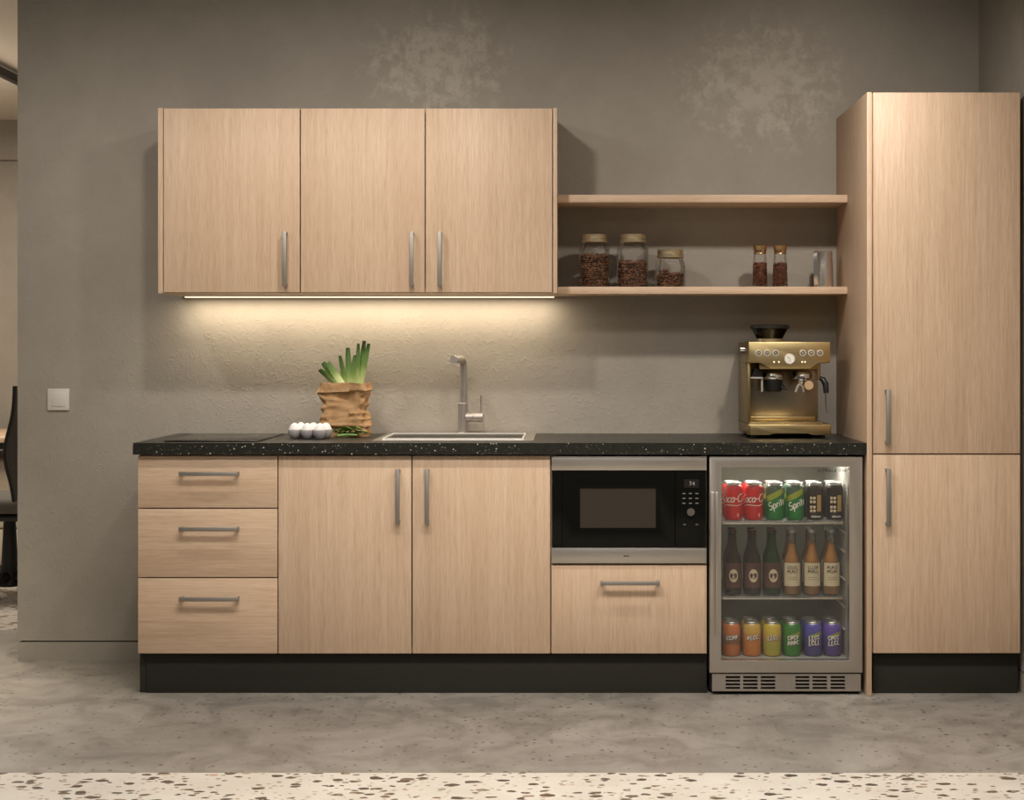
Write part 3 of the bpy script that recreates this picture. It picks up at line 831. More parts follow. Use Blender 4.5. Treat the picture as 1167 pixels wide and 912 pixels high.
for i, (nm, colr, lab, px, mat, dec) in enumerate(row1):
    o = can(nm, lab, px, ZSH[0], .031 if colr == 'black' else rt, ht, mat, dec, G1, seed=i)
    o.rotation_euler.z = (-.25, -.18, .05, .05, .05, .1)[i]
    rear(o, 'rear can directly behind the ' + lab.split(' on ')[0].split(' at ')[0] if i not in (0, 1, 4, 5) else ('rear red can behind the leftmost can of the top shelf', 'rear red can behind the second can of the top shelf', '', '', 'rear black can behind the black can beside the green', 'rear black can behind the rightmost can of the top shelf')[i], G1b)

# bottles on the middle shelf
mbeer = plain('dark_bottle_glass', srgb(40, 30, 20), .12, spec=.5, coat=.4); mbeerg = plain('green_bottle_glass', srgb(28, 52, 24), .12, spec=.5, coat=.4)
mlab = plain('maroon_label', srgb(92, 56, 48), .6); mlab2 = plain('ivory_label', srgb(216, 200, 168), .6); mamb = plain('amber_drink', srgb(220, 150, 34), .2, spec=.4)
mamb.node_tree.nodes['Principled BSDF'].inputs['Transmission Weight'].default_value = 0.12
mneck = thin_glass('bottle_glass', (0.95, 0.93, 0.9, 1), 1.0, 0.08, (.7, .66, .6, 1))
def oval(mb, r, cx, cz, rx, rz, n=28):
    c = mb.bm.verts.new(wrap(r, cx, cz))
    for k in range(2):
        pass
    rg = mb.ring([wrap(r, cx+rx*math.cos(2*math.pi*i/n), cz+rz*math.sin(2*math.pi*i/n)) for i in range(n)])
    for i in range(n): mb.bm.faces.new((c, rg[i], rg[(i+1) % n]))
    return mb
G2 = 'bottles in the front row of the middle fridge shelf'; G2b = 'bottles behind the front row on the middle fridge shelf'
RB, HB = .0305, .236
def beer(label, px, mat, seed, cap):
    t = thing('beer_bottle', label, 'bottle', (WX(px, YC), YC, ZSH[1]), G2)
    part('glass', MB().lathe([(0, .003), (.024, 0), (.029, .002), (RB, .007), (RB, .118), (.0275, .138), (.0175, .164), (.0138, .186), (.0128, .222), (.0142, .224), (.0142, .231)], n=28), mat, t, local=True)
    part('cap', MB().lathe([(.0150, .2255), (.0150, .231), (.0135, HB), (0, HB)], n=21), cap, t, local=True)
    l = part('label', MB().patch(RB+.0006, -1.35, 1.35, .028, .118, 24), mlab, t, label='dark red paper label', local=True)
    e = part('emblem', oval(MB(), RB+.0012, 0, .072, .0165, .0235), mlab2, l, label='ivory oval emblem', local=True)
    e2 = MB(); scrawl(e2, 0, .076, .022, .010, .0018, lambda u, v: wrap(RB+.0017, u, v), seed, 4, .2); scrawl(e2, 0, .063, .018, .006, .0015, lambda u, v: wrap(RB+.0017, u, v), seed+5, 4, 0)
    scrawl(e2, 0, .106, .03, .006, .0016, lambda u, v: wrap(RB+.0017, u, v), seed+9, 6, 0)
    part('lettering', e2, DARKP, l, label='dark unreadable print', local=True)
    return t
def amber(label, px, seed):
    t = thing('lemonade_bottle', label, 'bottle', (WX(px, YC), YC, ZSH[1]), G2)
    part('glass', MB().lathe([(0, .002), (.024, 0), (.029, .002), (RB, .007), (RB, .112), (.027, .135), (.0178, .160), (.0142, .186), (.0132, .222), (.0145, .224), (.0145, .231)], n=28), mneck, t, local=True)
    part('drink', MB().lathe([(0, .005), (.028, .005), (RB-.0012, .009), (RB-.0012, .112), (.0258, .135), (.0166, .160), (.0128, .186), (0, .187)], n=28), mamb, t, label='amber drink', local=True)
    part('cap', MB().lathe([(.0152, .2255), (.0152, .231), (.0138, HB), (0, HB)], n=21), M['cansilver'], t, label='silver crown cap', local=True)
    l = part('label', MB().patch(RB+.0006, -1.2, 1.2, .034, .118, 24), mlab2, t, label='ivory paper label', local=True)
    b = MB(); f = lambda u, v: wrap(RB+.0012, u, v)
    scrawl(b, 0, .102, .040, .012, .0024, f, seed, 5, 0); scrawl(b, 0, .087, .040, .012, .0024, f, seed+2, 5, 0)
    for zz in (.066, .058): b.stroke([(-.018, zz), (.018, zz)], .0012, f)
    part('lettering', b, DARKP, l, label='dark blocky unreadable print', local=True)
    return t
capd = plain('dark_red_cap', srgb(92, 34, 28), .35, .5)
for i, (px, lab) in enumerate(((835.0, 'brown beer bottle with oval emblem at the left end of the middle fridge shelf'), (857.6, 'brown beer bottle with oval emblem second on the middle fridge shelf'), (880.2, 'green-necked beer bottle with oval emblem beside the amber bottles'))):
    o = beer(lab, px, mbeerg if i == 2 else mbeer, 11+i, capd)
    c = rear(o, ('rear beer bottle behind the leftmost beer bottle', 'rear beer bottle behind the second beer bottle', 'rear green-necked bottle behind the front green-necked one')[i], G2b, .004)
for i, (px, lab) in enumerate(((902.2, 'amber drink bottle with ivory label beside the beer bottles'), (925.2, 'middle of three amber drink bottles with ivory labels'), (947.2, 'amber drink bottle with ivory label at the right end of the middle shelf'))):
    o = amber(lab, px, 31+i)
    rear(o, ('rear amber bottle behind the one beside the beer', 'rear amber bottle behind the middle amber bottle', 'rear amber bottle behind the rightmost bottle')[i], G2b, .004)

# cans on the fridge floor
G3 = 'cans in the front row on the fridge floor'; G3b = 'cans behind the front row on the fridge floor'
ZB = iz0-.0008
mo1 = zgrad('orange_can_paint', [(0, srgb(196, 116, 66)), (.3, srgb(206, 120, 64)), (.42, srgb(140, 98, 70)), (.62, srgb(150, 100, 68)), (.72, srgb(208, 120, 58)), (1, srgb(216, 124, 60))], .35)
mo2 = zgrad('amber_can_paint', [(0, srgb(212, 126, 50)), (.5, srgb(206, 128, 62)), (.66, srgb(204, 140, 72)), (.75, srgb(214, 170, 76)), (1, srgb(216, 176, 84))], .35)
mo3 = zgrad('yellow_can_paint', [(0, srgb(196, 176, 64)), (.3, srgb(172, 170, 66)), (.55, srgb(196, 160, 82)), (.7, srgb(212, 182, 66)), (1, srgb(220, 190, 70))], .35)
mo4 = plain('leaf_can_paint', srgb(54, 128, 44), .35)
mo5 = zgrad('blue_can_paint', [(0, srgb(74, 70, 128)), (.5, srgb(78, 72, 136)), (.8, srgb(86, 80, 176)), (1, srgb(92, 84, 180))], .35)
mo6 = zgrad('violet_can_paint', [(0, srgb(84, 66, 132)), (.5, srgb(84, 68, 140)), (.8, srgb(104, 78, 172)), (1, srgb(108, 80, 176))], .35)
for i, (px, mat, dec, lab) in enumerate(((833.4, mo1, d_soda(None, 1, 'pale unreadable script'), 'orange can at the left end of the fridge floor'),
        (856.9, mo2, d_soda(None, 1, 'pale unreadable script'), 'orange can with a yellow top on the fridge floor'),
        (880.0, mo3, d_soda(None, 1, 'pale unreadable script'), 'yellow can on the fridge floor'),
        (902.8, mo4, d_soda(LIME, 2, 'white unreadable script'), 'green can on the fridge floor'),
        (926.4, mo5, d_soda(LIME, 2, 'white unreadable script'), 'blue-violet can beside the green one on the fridge floor'),
        (948.6, mo6, d_soda(LIME, 2, 'white unreadable script'), 'purple can at the right end of the fridge floor'))):
    o = can('soda_can', lab, px, ZB, .0330, .1245, mat, dec, G3, seed=40+i)
    rear(o, ('rear orange can behind the leftmost can of the fridge floor', 'rear orange can behind the one with the yellow top', 'rear yellow can behind the front yellow can', 'rear green can behind the green can of the fridge floor', 'rear blue-violet can behind the front blue-violet can', 'rear purple can behind the rightmost can of the fridge floor')[i], G3b)

# ------------------------------------------------------------------ jars, mills and jug on the lower shelf
def beans(r, h, size, seed, bump=None):
    rn = random.Random(seed); b = MB()
    b.lathe([(0, .004), (r-.012, .004), (r-.012, h-.012), (0, h-.010)], n=20)
    n_ring = int(2*math.pi*r/(size*1.75)); nz = max(3, int(h/(size*1.35)))
    def put(p):
        rot = Matrix.Rotation(rn.uniform(0, 6.28), 3, 'Z') @ Matrix.Rotation(rn.uniform(0, 6.28), 3, 'X')
        b.blob(p, (size*rn.uniform(.9, 1.15), size*.72, size*.58), rot, 1)
    for j in range(nz):
        for i in range(n_ring):
            a = 2*math.pi*(i+rn.random())/n_ring; rr = r-size*rn.uniform(.9, 1.7)
            z = .005+size+(h-size)*(j+rn.random()*.7)/nz
            if z > h + (.006*math.sin(2*a+seed)): continue
            put((rr*math.cos(a), rr*math.sin(a), z))
    for k in range(int(2.2*(r/size)**2)):
        a, q = rn.random()*6.28, math.sqrt(rn.random())*(r-size*1.3)
        put((q*math.cos(a), q*math.sin(a), h-.004+rn.random()*size+.006*math.sin(2*a+seed)))
    if bump:
        for k in range(26):
            a, q = rn.random()*6.28, math.sqrt(rn.random())*.014
            put((bump+q*math.cos(a), -.02+q*math.sin(a), h+rn.random()*.02))
    return b
YJ = .475
def jar(label, px, py_top, rpx, lid_r, fill_py, seed, bump=None):
    X = WX(px, YJ); r = rpx*(CAMD+YJ)/FPX; h = WZ(py_top, YJ)-ZS; lr = lid_r*(CAMD+YJ)/FPX
    lh = .031; zs = h-lh
    t = thing('jar', label, 'jar', (X, YJ, ZS), 'glass jars of beans on the lower shelf')
    nr = lr-.005
    part('glass', MB().lathe([(0, .0006), (r-.006, .0006), (r-.0015, .004), (r, .010), (r, zs-.034), (r-.002, zs-.022), (nr+.003, zs-.004), (nr, zs+.004), (nr, h-.004)], n=40), M['glass'], t, local=True)
    ld = part('lid', MB().lathe([(lr-.001, zs), (lr, zs+.003), (lr, zs+.010), (lr-.0025, zs+.013), (lr-.0025, zs+.016), (lr-.0005, zs+.019), (lr-.0005, h-.003), (lr-.003, h), (0, h)], n=40), M['goldlid'], t, label='brass screw lid', local=True)
    hb = WZ(fill_py, YJ)-ZS
    solo('coffee_beans', beans(r-.003, hb, .0062, seed, bump), M['bean'], 'roasted coffee beans inside the ' + label.split(',')[0], 'coffee beans', (X, YJ, ZS+.0012), kind='stuff', local=True)
    return t
jar('tall glass jar nearest the wall cabinet, filled almost to the neck', 677.5, 267.5, 17.6, 14.6, 292, 1)
jar('tall glass jar in the middle of the three jars', 721, 267.5, 18.2, 15, 299, 2)
jar('short wide glass jar, less than half full', 764, 285, 17.2, 15.4, 313.5, 3, bump=-.02)
for i, (px, lab) in enumerate(((866, 'copper-capped glass mill on the shelf, farther from the steel jug'), (889, 'copper-capped glass mill on the shelf, next to the steel jug'))):
    Y = .455; X = WX(px, Y); k = (CAMD+Y)/FPX; h = WZ(279.3, Y)-ZS
    t = thing('pepper_mill', lab, 'pepper mill', (X, Y, ZS), 'pepper mills on the lower shelf')
    zc = WZ(289.3, Y)-ZS; zm = WZ(301, Y)-ZS
    part('glass', MB().lathe([(0, .0008), (9.0*k, .0008), (9.2*k, .004), (7.9*k, zm), (7.2*k, zc)], n=28), M['glass'], t, local=True)
    part('cap', MB().lathe([(7.2*k, zc), (7.0*k, zc+.002), (7.6*k, zc+.014), (8.7*k, h-.004), (8.2*k, h-.001), (0, h)], n=32), M['copper'], t, label='copper flared cap', local=True)
    b = beans(8.6*k, zm, .0032, 60+i)
    solo('peppercorns', b, M['pepper'], 'dark red peppercorns inside the mill %s' % ('farther from the jug' if i == 0 else 'next to the jug'), 'peppercorns', (X, Y, ZS+.001), kind='stuff', local=True)
Y = .485; X = WX(938.5, Y); k = (CAMD+Y)/FPX; h = WZ(286.5, Y)-ZS
t = thing('milk_jug', 'small stainless steel milk jug at the right end of the lower shelf', 'jug', (X, Y, ZS))
b = MB().lathe([(0, .001), (.034, .001), (.037, .004), (.0375, .02), (.0355, h*.62), (.0335, h*.8), (.0345, h-.003), (.0350, h), (.0335, h), (.0325, h-.004), (.032, h*.8), (.034, h*.6), (.035, .006), (0, .006)], n=40)
for v in b.bm.verts:                                     # pouring lip at the far right
    if v.co.z > h*.8:
        d = Vector((v.co.x, v.co.y)).normalized().dot(Vector((.7, .7)).normalized())
        q = max(0, d-.75)/.25*(v.co.z-h*.8)/(h*.2)
        v.co.x += .012*q*.7; v.co.y += .012*q*.7; v.co.z += .004*q
part('jug_body', b, M['jug'], t, local=True)
dr = Vector((-.62, -.78, 0))
def strap(mb, pts, w, th):
    side = Vector((dr.y, -dr.x, 0)); rings = []
    P = [Vector((0, 0, 0)) + dr*a + Vector((0, 0, z)) for a, z in pts]
    for i, p in enumerate(P):
        tg = (P[min(i+1, len(P)-1)]-P[max(i-1, 0)]).normalized(); nn = side.cross(tg).normalized()
        rings.append(mb.ring([p+side*w/2+nn*th/2, p-side*w/2+nn*th/2, p-side*w/2-nn*th/2, p+side*w/2-nn*th/2]))
    return mb.loft(rings, True, True, True)
part('handle', strap(MB(), [(.031, h-.004), (.050, h-.002), (.061, h-.008), (.064, h-.020), (.062, h-.07), (.058, .022), (.054, .010)], .017, .003), M['jug'], t, local=True)

# ------------------------------------------------------------------ espresso machine
YE = .27
mx0, mx1 = WX(853, YE), WX(948, YE)
def E(px, py, Y=YE): return W(px, py, Y)
def ez(py, Y=YE): return WZ(py, Y)
t = thing('espresso_machine', 'brass-coloured espresso machine with bean hopper at the right end of the counter', 'coffee machine', ((mx0+mx1)/2, .43, zc1))
zb_ = zc1+.012
# base with drip tray
pl = [(mx0, ez(483.6)), (mx0, zb_), (WX(876, YE), zb_), (WX(881, YE), ez(493.6)), (WX(921, YE), ez(493.6)), (WX(926, YE), zb_), (mx1, zb_), (mx1, ez(483.6))]
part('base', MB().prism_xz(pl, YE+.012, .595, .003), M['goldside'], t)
tr = part('drip_tray', MB().prism_xz([(x+(.006 if x < .8 else -.004), z-(.001 if z > .93 else -.001)) for x, z in pl], YE, YE+.011, .002), M['gold'], t, label='brass drip tray front')
part('tray_grid', MB().box(mx0+.006, WX(938, YE), YE+.014, YE+.17, ez(483.4), ez(483.4)+.005, .001), M['gold'], tr)
part('tray_edge', MB().box(mx0+.004, WX(937, YE), YE+.16, YE+.175, ez(483.4)+.0055, ez(477), .002), M['gold'], tr)
for fx_, fy_ in ((mx0+.03, YE+.05), (mx1-.03, YE+.05), (mx0+.03, .56), (mx1-.03, .56)):
    part('foot', MB().cyl((fx_, fy_, zc1+.0003), (fx_, fy_, zb_+.003), .013, None, 16), M['black'], t)
# body tower
yb_ = YE+.175
zh0, zh1 = ez(414), ez(389.5)
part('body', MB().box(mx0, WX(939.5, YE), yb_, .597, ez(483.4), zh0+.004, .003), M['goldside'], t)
part('splash_plate', MB().box(mx0+.012, WX(932, yb_), yb_-.003, yb_+.001, ez(479), ez(424), .001), steel('splash_steel', (.42, .36, .27, 1), .3, 'x'), t, label='dull steel splash plate')
part('side_panel', MB().box(mx0-.001, mx0+.010, YE+.02, .597, ez(483.4), zh0, .002), M['goldside'], t, label='left brass side panel')
# head
yh = YE+.006
hx0_, hx1_ = mx0, WX(946.5, YE)
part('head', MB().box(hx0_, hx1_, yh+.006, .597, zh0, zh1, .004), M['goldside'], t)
poly = [(hx0_+.001, zh1-.002), (hx0_+.001, ez(413)), (WX(867.5, YE), ez(413)), (WX(877.5, YE), ez(420.5)), (WX(923, YE), ez(420.5)), (WX(933, YE), ez(413)), (hx1_-.001, ez(413)), (hx1_-.001, zh1-.002)]
cp = part('control_panel', MB().prism_xz(poly, yh-.006, yh+.010, .002), M['gold'], t, label='brushed brass control panel')
part('underside_block', MB().box(WX(866, YE), WX(934, YE), yh+.012, yh+.12, ez(421), zh0+.002, .003), M['goldside'], t)
for px in (864.5, 874.3, 884, 914.8, 924.5, 934.5):
    cx, cz = E(px, 402.4, yh-.006)
    bt = part('button', MB().cyl((cx, yh-.0055, cz), (cx, yh-.0095, cz), .0125, .0118, 24), M['button'], cp, label='round silver button')
    part('button_face', MB().cyl((cx, yh-.0094, cz), (cx, yh-.0104, cz), .0085, .0080, 20), M['goldside'], bt)
    b = MB(); q = (px*7) % 3
    b.stroke([(cx-.004, cz-.003), (cx, cz+.004), (cx+.004, cz-.002)] if q < 1 else [(cx-.004, cz+.003), (cx+.001, cz), (cx+.001, cz-.005)], .0018, lambda u, v: (u, yh-.0107, v))
    part('symbol', b, M['white'], bt)
for px in (882.2, 887.6, 914.2, 917.4):
    cx, cz = E(px, 412.6, yh-.006)
    part('indicator_lamp', MB().cyl((cx, yh-.0055, cz), (cx, yh-.0075, cz), .0028, None, 12), plain('indicator_glow', (1, .86, .6, 1), .5, emit=(1, .8, .5, 1), es=1.2), cp)
cx, cz = E(899.8, 409.2, yh-.006)
ga = part('gauge', MB().cyl((cx, yh-.0055, cz), (cx, yh-.012, cz), .0205, .0195, 32), M['button'], cp)
part('gauge_face', MB().cyl((cx, yh-.0121, cz), (cx, yh-.0128, cz), .0168, None, 32), plain('gauge_white', srgb(226, 220, 206), .5), ga)
part('needle', MB().stroke([(cx+.003, cz-.002), (cx-.008, cz+.008)], .0018, lambda u, v: (u, yh-.0131, v)).stroke([(cx-.006, cz-.007), (cx+.006, cz-.007)], .001, lambda u, v: (u, yh-.0131, v)), M['dark'], ga)
# hopper
hy = .43
hcx = WX(877, hy); kk = (CAMD+hy)/FPX
def hzz(py): return WZ(py, hy)
hp = part('hopper', MB().lathe([(14.5*kk, hzz(387)), (15.5*kk, hzz(384.5)), (20*kk, hzz(376.5)), (20.6*kk, hzz(375)), (0, hzz(375))], (hcx, hy, 0), 40), thin_glass('smoked_plastic', (.10, .09, .085, 1), 1.0), t, label='smoked black bean hopper')
part('hopper_collar', MB().lathe([(15*kk, zh1-.001), (15.2*kk, hzz(386.2)), (0, hzz(386.2))], (hcx, hy, 0), 36), M['goldlid'], hp)
part('hopper_lid', MB().lathe([(21*kk, hzz(375)), (22*kk, hzz(374.4)), (22*kk, hzz(371.2)), (20.5*kk, hzz(370.4)), (0, hzz(370.2))], (hcx, hy, 0), 40), M['black'], hp)
part('hopper_core', MB().lathe([(6*kk, hzz(386)), (13*kk, hzz(380)), (17*kk, hzz(376.4)), (0, hzz(376))], (hcx, hy, 0), 28), M['bean'], hp, label='dark beans in the hopper')
# grinder cradle with tamper (left)
yg = YE+.075
gx, gz = E(861.5, 424, yg)
part('grinder_chute', MB().prism_xz([(WX(855, yg), ez(430, yg)), (WX(869, yg), ez(430, yg)), (WX(866, yg), ez(420, yg)), (WX(859, yg), ez(420, yg))], yg-.02, yg+.02, .002), M['black'], t)
cr = part('cradle', MB().box(WX(853.8, yg), WX(868.5, yg), yg-.03, yg+.09, ez(431.4, yg), ez(429.8, yg), .0005), M['button'], t, label='bright metal grinding cradle')
part('cradle_wall', MB().box(WX(867, yg), WX(869, yg), yg-.012, yg+.09, ez(446.5, yg), ez(431.5, yg), .0006), M['button'], cr)
g2x = WX(881.5, yg); kq = (CAMD+yg)/FPX
part('tamper_collar', MB().lathe([(0, 0), (11.5*kq, 0), (12*kq, .003), (12*kq, .019), (11*kq, .025), (0, .025)], (g2x, yg+.01, ez(432.5, yg)), 36), M['chrome'], t)
yk = yg-.02
pf = MB().lathe([(0, -.046), (8.6*kq, -.046), (9.6*kq, -.040), (10.4*kq, -.012), (10.4*kq, 0), (0, 0)], (g2x, yg+.008, ez(432.6, yg)), 36)
part('portafilter', pf, M['black'], t, label='black portafilter under the grinder')
part('portafilter_spout', MB().tube([(g2x+8*kq, yg, ez(440, yg)), (WX(893.5, yg), yg-.012, ez(442.5, yg)), (WX(896, yg), yg-.02, ez(444, yg))], [.010, .006, .003], 10), M['black'], t)
# brewing group (right of centre)
yq = YE+.085
g3x = WX(914.5, yq)
part('group_head', MB().lathe([(0, 0), (10*kq, 0), (11*kq, .003), (11*kq, .020), (9.5*kq, .028), (0, .028)], (g3x, yq, ez(432, yq)), 36), M['chrome'], t)
ph = part('filter_holder', MB().lathe([(0, -.016), (7*kq, -.016), (8.6*kq, -.010), (9*kq, 0), (0, 0)], (g3x, yq, ez(432, yq)), 32), M['chrome'], t)
hxx, hzz_ = E(921.8, 439.3, YE-.03)
part('holder_grip', MB().tube([(g3x+.005, yq-.03, ez(436, yq)), (hxx-.004, YE+.0, hzz_+.004), (hxx, YE-.028, hzz_)], [.008, .013, .0155], 20), M['black'], ph, label='black grip')
part('grip_end', MB().cyl((hxx, YE-.028, hzz_), (hxx, YE-.034, hzz_),   .0178, .0165, 24), M['satincopper'], ph, label='copper grip end')
for s in (-1, 1): part('spout', MB().tube([(g3x-.01, yq-.01, ez(436.5, yq)), (g3x-.01+s*.011, yq-.01, ez(441, yq)), (g3x-.012+s*.015, yq-.01, ez(447, yq))], [.006, .005, .0045], 10), M['button'], ph)
# steam wand and side knob
yw = YE+.06
part('wand_collar', MB().cyl((WX(932, yw), yw, ez(414, yw)), (WX(932, yw), yw, ez(433, yw)), .010, .009, 16), M['copper'], t)
wd = part('steam_wand', MB().tube([(WX(941, yw), yw-.01, ez(447, yw)), (WX(941.5, yw), yw-.012, ez(458, yw)), (WX(942.2, yw), yw-.016, ez(471, yw))], [.0045, .0052, .0050], 12), M['chrome'], t)
part('wand_grip', MB().tube([(WX(934, yw), yw, ez(431, yw)), (WX(937.5, yw), yw-.004, ez(432.5, yw)), (WX(940.5, yw), yw-.008, ez(438, yw)), (WX(941, yw), yw-.01, ez(448, yw))], [.007, .0105, .0115, .010], 14), M['black'], wd, label='black rubber grip')
kx_, kz_ = mx0-.001, ez(398.3, .40)
part('steam_knob', MB().cyl((kx_, .40, kz_), (kx_-.016, .40, kz_), .015, .0135, 20), M['chrome'], t)

# ------------------------------------------------------------------ paper bag with leeks, eggs, greens
bx, by = WX(393.5, .44), .44
def bag_pt(a, k):
    """outline of the bag at angle a and height fraction k"""
    wx = .094 - .004*k + .006*math.sin(3*k*math.pi); wy = .058 + .004*math.sin(2.2*k*math.pi)
    c, s = math.cos(a), math.sin(a); e = 2/4.5
    x = wx*math.copysign(abs(c)**e, c); y = wy*math.copysign(abs(s)**e, s)
    return x, y
t = thing('paper_bag', 'crumpled brown paper bag holding leeks on the counter beside the eggs', 'bag', (bx, by, zc1), rz=-.10)
H = .205
def crumple(p, amp):
    q = Vector(p)*19
    n1 = abs(noise.noise(q+Vector((3.1, 1.7, 9.2)))) ; n2 = abs(noise.noise(q*2.3+Vector((7, 2, 5)))); n3 = noise.noise(Vector(p)*8+Vector((2, 8, 1)))
    n4 = abs(noise.noise(Vector((p[0]*9, p[1]*9, p[2]*34))+Vector((1, 4, 6))))
    return amp*(n3*1.1 - n1*1.7 - n2*.9 - n4*1.3 + .55)
b = MB(); rings = []; NA, NK = 96, 44
def lvl(k, out=0.0, amp=.0125, zoff=0.0):
    r = []
    for i in range(NA):
        a = 2*math.pi*i/NA; x, y = bag_pt(a, k); d = Vector((x, y, 0)).normalized()
        z = H*k + zoff
        p = Vector((x, y, z)); am = amp*min(1, k*7+.15)
        hold = 1.0
        p += d*(crumple((p.x+.6, p.y+bx, z), am)+out)
        p.z += .009*noise.noise(Vector((x*16, y*16, k*3+2)))*min(1, k*4) + .006*math.sin(3*a+1)*max(0, k-.7)
        r.append(tuple(p))
    return b.ring(r)
for j in range(NK+1):
    k = j/NK
    fold = 0
    fold += .008*max(0, 1-abs(k-.24)/.05) - .009*max(0, 1-abs(k-.17)/.05)
    rings.append(lvl(k*.86, fold))
# cuff rolled outwards: up, over and down again
for k, o in ((.90, .001), (.96, .001), (.995, .001), (1.0, .003), (.97, .0055), (.92, .0065), (.88, .0060), (.85, .0080)):
    rings.append(lvl(k, o, .011))
rings.append(lvl(.853, .004, .011)); 
b.loft(rings, True, True, False)
bag = part('bag_wall', b, M['paper'], t, local=True, sharp=.9)

def leek(label, base, top, n, spread, wid, seed, bend=0.0):
    rn = random.Random(seed)
    p0, p1 = Vector(base), Vector(top); L = (p1-p0).length; ax = (p1-p0).normalized()
    t = thing('leek', label, 'leek', base, 'leeks in the paper bag')
    side = ax.cross(Vector((0, 1, 0))).normalized(); dep = side.cross(ax).normalized()
    part('stalk', MB().tube([p0, p0+ax*L*.30, p0+ax*L*.52], [wid*.62, wid*.55, wid*.42], 14), M['leaflight'] if bend else plain('leek_white', srgb(206, 212, 160), .5), t)
    for i in range(n):
        u = (i/(n-1)-.5)*2 if n > 1 else 0
        ln = L*(1-.10*rn.random()-.05*abs(u)); b = MB(); rings = []
        for j in range(9):
            k = j/8; s = .25+.75*k
            c = p0+ax*ln*s + side*(u*wid*.35 + u*spread*(k**1.6)) + dep*((i % 2-.5)*wid*.8*(1-k*.3) + rn.uniform(-1, 1)*.001)
            c.z -= .012*abs(u)*k*k*bend
            w = wid*(.40+.10*math.sin(k*math.pi)) * (1-.22*max(0, k-.85)/.15)
            fold = .45*w
            ca = side*math.cos(.5*u)+dep*math.sin(.5*u)
            rings.append(b.ring([c-ca*w, c-ca*w*.5-dep*fold*.35, c-dep*fold*.6, c+ca*w*.5-dep*fold*.35, c+ca*w, c+ca*w*.5-dep*fold*.15, c-dep*fold*.35, c-ca*w*.5-dep*fold*.15]))
        b.loft(rings, True, True, True)
        part('leaf', b, M['leek'], t)
def BP(px, py, Y): x, z = W(px, py, Y); return (x, Y, z)
leek('leek with short pale cut leaves leaning left out of the bag', BP(397, 450, .42), BP(365, 410, .39), 3, .011, .027, 5, bend=.6)
leek('leek standing in the middle of the bag with dark green tops', BP(399, 480, .445), BP(396, 394, .45), 3, .021, .024, 6)
leek('tallest leek at the right of the bag, tilted right', BP(404, 480, .47), BP(415.5, 384, .475), 3, .013, .021, 8)

# eggs in their clear carton
ecx, ecy, erot = WX(354.6, .28), .262, -.30
t = thing('egg_carton', 'clear plastic carton of white eggs on the counter beside the paper bag', 'egg carton', (ecx, ecy, zc1), rz=erot)
SPX, SPY, ER = .0515, .050, .0225
cells = [((i-1)*SPX, (j-.5)*SPY) for j in range(2) for i in range(3)]
b = MB()
for (x, y) in cells:
    b.lathe([(0, .0008), (.012, .0008), (.0185, .006), (.0236, .018), (.0252, .030), (.0256, .034)], (x, y, 0), 28)
tray = part('tray', b, M['carton'], t, local=True, recalc=False)
for (x, y) in cells: part('cup_rim', MB().tube([(x+.0258*math.cos(a*math.pi/16), y+.0258*math.sin(a*math.pi/16), .034) for a in range(33)], .0008, 6, False), M['cartonedge'], t, local=True)
R = Matrix.Rotation(erot, 3, 'Z')
names = ['white egg at the left front of the carton', 'white egg in the middle of the carton front', 'white egg at the right front of the carton, nearest the greens',
         'white egg at the left back of the carton', 'white egg in the middle of the carton back', 'white egg at the right back of the carton, nearest the bag']
egg0 = None
for (x, y), lab in zip(cells, names):
    p = Vector((ecx, ecy, zc1)) + R @ Vector((x, y, .0018))
    if egg0 is None:
        prof = []
        for q in range(19):
            a = -math.pi/2+math.pi*q/18
            prof.append((ER*math.cos(a)*(1-.13*math.sin(a)), .029+.029*math.sin(a)))
        prof[0] = (0, prof[0][1]); prof[-1] = (0, prof[-1][1])
        egg0 = solo('egg', MB().lathe(prof, n=28), M['egg'], lab, 'egg', tuple(p), 'white eggs in the clear carton', local=True)
    else:
        o = egg0.copy(); C.objects.link(o); o.location = p; o['label'] = lab

# bunch of greens lying in front of the bag
gx_, gy_ = WX(398, .33), .335
t = thing('leafy_greens', 'small bunch of green leaves lying between eggs and paper bag', 'greens', (gx_, gy_, zc1))
rn = random.Random(21)
for i in range(24):
    b = MB(); rings = []
    a = rn.uniform(-.9, .9) + (math.pi if rn.random() < .25 else 0); L = rn.uniform(.038, .062); wdt = rn.uniform(.008, .012)
    st = Vector((rn.uniform(-.040, .018), rn.uniform(-.014, .022), rn.uniform(.008, .028))); arch = rn.uniform(.002, .012)
    dr_ = Vector((math.cos(a), math.sin(a)*.55, 0)).normalized(); sd = Vector((-dr_.y, dr_.x, 0))
    for j in range(8):
        k = j/7; w = wdt*math.sin(math.pi*(.08+.9*k))
        c = st + dr_*L*k + Vector((0, 0, arch*math.sin(k*math.pi)+.003*k)); c.z = max(c.z, .0035)
        rings.append(b.ring([c-sd*w+Vector((0, 0, .0025)), c-Vector((0, 0, .001)), c+sd*w+Vector((0, 0, .0025)), c+Vector((0, 0, .0006))]))
    b.loft(rings, True, True, True)
    part('leaf', b, M['leaf'] if i % 4 else M['leaflight'], t, local=True)
for q in range(3):
    part('stalk', MB().tube([(-.045, .010*q-.008, .008), (-.005, .008*q-.006, .012), (.03, .006*q-.004, .010)], [.0045, .005, .003], 10), M['leaflight'], t, local=True)

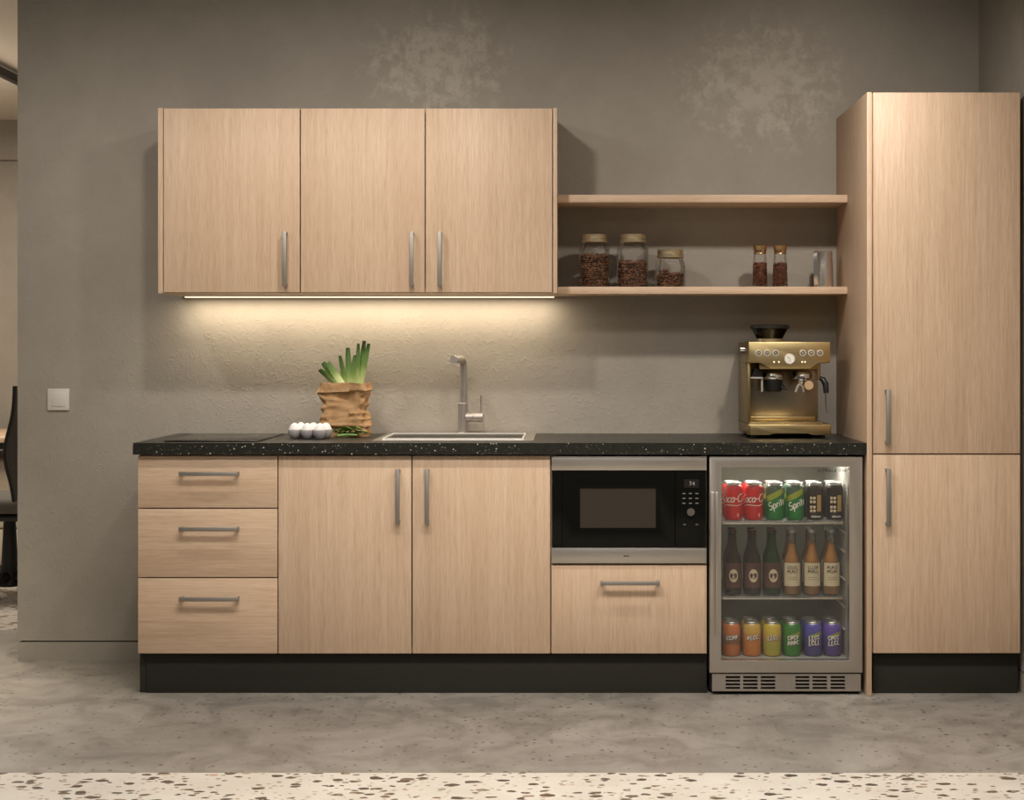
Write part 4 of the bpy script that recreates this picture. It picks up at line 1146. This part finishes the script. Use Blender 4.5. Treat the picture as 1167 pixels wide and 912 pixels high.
# ------------------------------------------------------------------ the office seen past the end of the wall
YD0, YD1 = 2.97, 3.95
dz = .75
dx1 = WX(19.5, YD0)+.25
t = thing('desk', 'pale wood office desk at the left edge behind the chair', 'desk', (dx1-.8, 3.4, 0))
part('desk_top', MB().box(dx1-1.6, dx1, YD0, YD1, dz-.028, dz, .003), M['desk'], t)
for y in (YD0+.02, YD1-.06): part('frame_rail', MB().box(dx1-1.58, dx1-.02, y, y+.04, dz-.065, dz-.029), M['black'], t)
for x in (dx1-1.56, dx1-.06):
    for y in (YD0+.02, YD1-.06): part('leg', MB().box(x, x+.04, y, y+.04, 0, dz-.066, .002), M['black'], t)
pd = thing('drawer_pedestal', 'cream drawer pedestal under the office desk', 'cabinet', (dx1-.55, 3.4, 0))
part('body', MB().box(dx1-.85, dx1-.08, YD0+.13, YD1-.08, .03, .62, .003), M['cream'], pd)
for z in (.05, .24, .43): part('drawer', MB().box(dx1-.845, dx1-.085, YD0+.11, YD0+.129, z, z+.18, .002), M['cream'], pd)
for x in (dx1-.80, dx1-.13):
    for y in (YD0+.18, YD1-.13): part('foot', MB().cyl((x, y, 0), (x, y, .031), .02, None, 12), M['black'], pd)
YCH = 2.15
chx = WX(11, YCH)
t = thing('office_chair', 'dark mesh-backed office chair at the left edge of the picture', 'chair', (chx, YCH, 0))
part('seat', MB().box(-.25, .25, -.24, .24, .44, .515, .03, 4), M['fabric'], t, local=True)
part('seat_shell', MB().box(-.22, .22, -.2, .2, .40, .438, .015, 3), M['black'], t, local=True)
bk = MB(); rings = []
for j in range(17):
    k = j/16; z = .50+.56*k
    x = WX(19.4 - 11.2*math.exp(-((k-.42)/.27)**2), YCH-.2) - chx
    rings.append(bk.ring([(x, -.235, z), (x+.42, -.16, z), (x+.42, -.145, z), (x, -.215, z)]))
bk.loft(rings, True, True, True)
back = part('backrest', bk, M['mesh'], t, label='dark mesh backrest', local=True)
fr = MB().tube([(WX(19.4 - 11.2*math.exp(-((k/16-.42)/.27)**2), YCH-.2) - chx, -.226, .50+.56*k/16) for k in range(17)], .011, 10)
part('back_frame', fr, M['black'], back, local=True)
part('armrest', MB().tube([(-.27, -.05, .46), (-.29, -.05, .60), (-.27, -.02, .68), (-.27, .16, .69)], [.014, .014, .018, .018], 10), M['black'], t, local=True)
part('column', MB().cyl((0, 0, .13), (0, 0, .40), .042, .028, 20), M['black'], t, local=True)
part('hub', MB().cyl((0, 0, .06), (0, 0, .16), .055, .045, 20), M['black'], t, local=True)
for i in range(5):
    a = 2*math.pi*i/5 - .35; c, s = math.cos(a), math.sin(a)
    l = part('base_leg', MB().tube([(.03*c, .03*s, .11), (.29*c, .29*s, .075)], [.026, .018], 10), M['black'], t, local=True)
    part('caster', MB().cyl((.29*c-.018*s, .29*s+.018*c, .0305), (.29*c+.018*s, .29*s-.018*c, .0305), .030, None, 18).cyl((.29*c, .29*s, .03), (.29*c, .29*s, .08), .009, None, 10), M['dark'], l, local=True)
t = thing('ceiling_track', 'black lighting track on the pale ceiling at the upper left', 'light track', (-2.88, 2.4, ZC))
part('rail', MB().box(-2.90, -2.86, .9, 4.0, ZC-.055, ZC-.015, .002), M['black'], t)
for y in (1.2, 3.6): part('ceiling_clip', MB().box(-2.895, -2.865, y, y+.06, ZC-.016, ZC), M['black'], t)
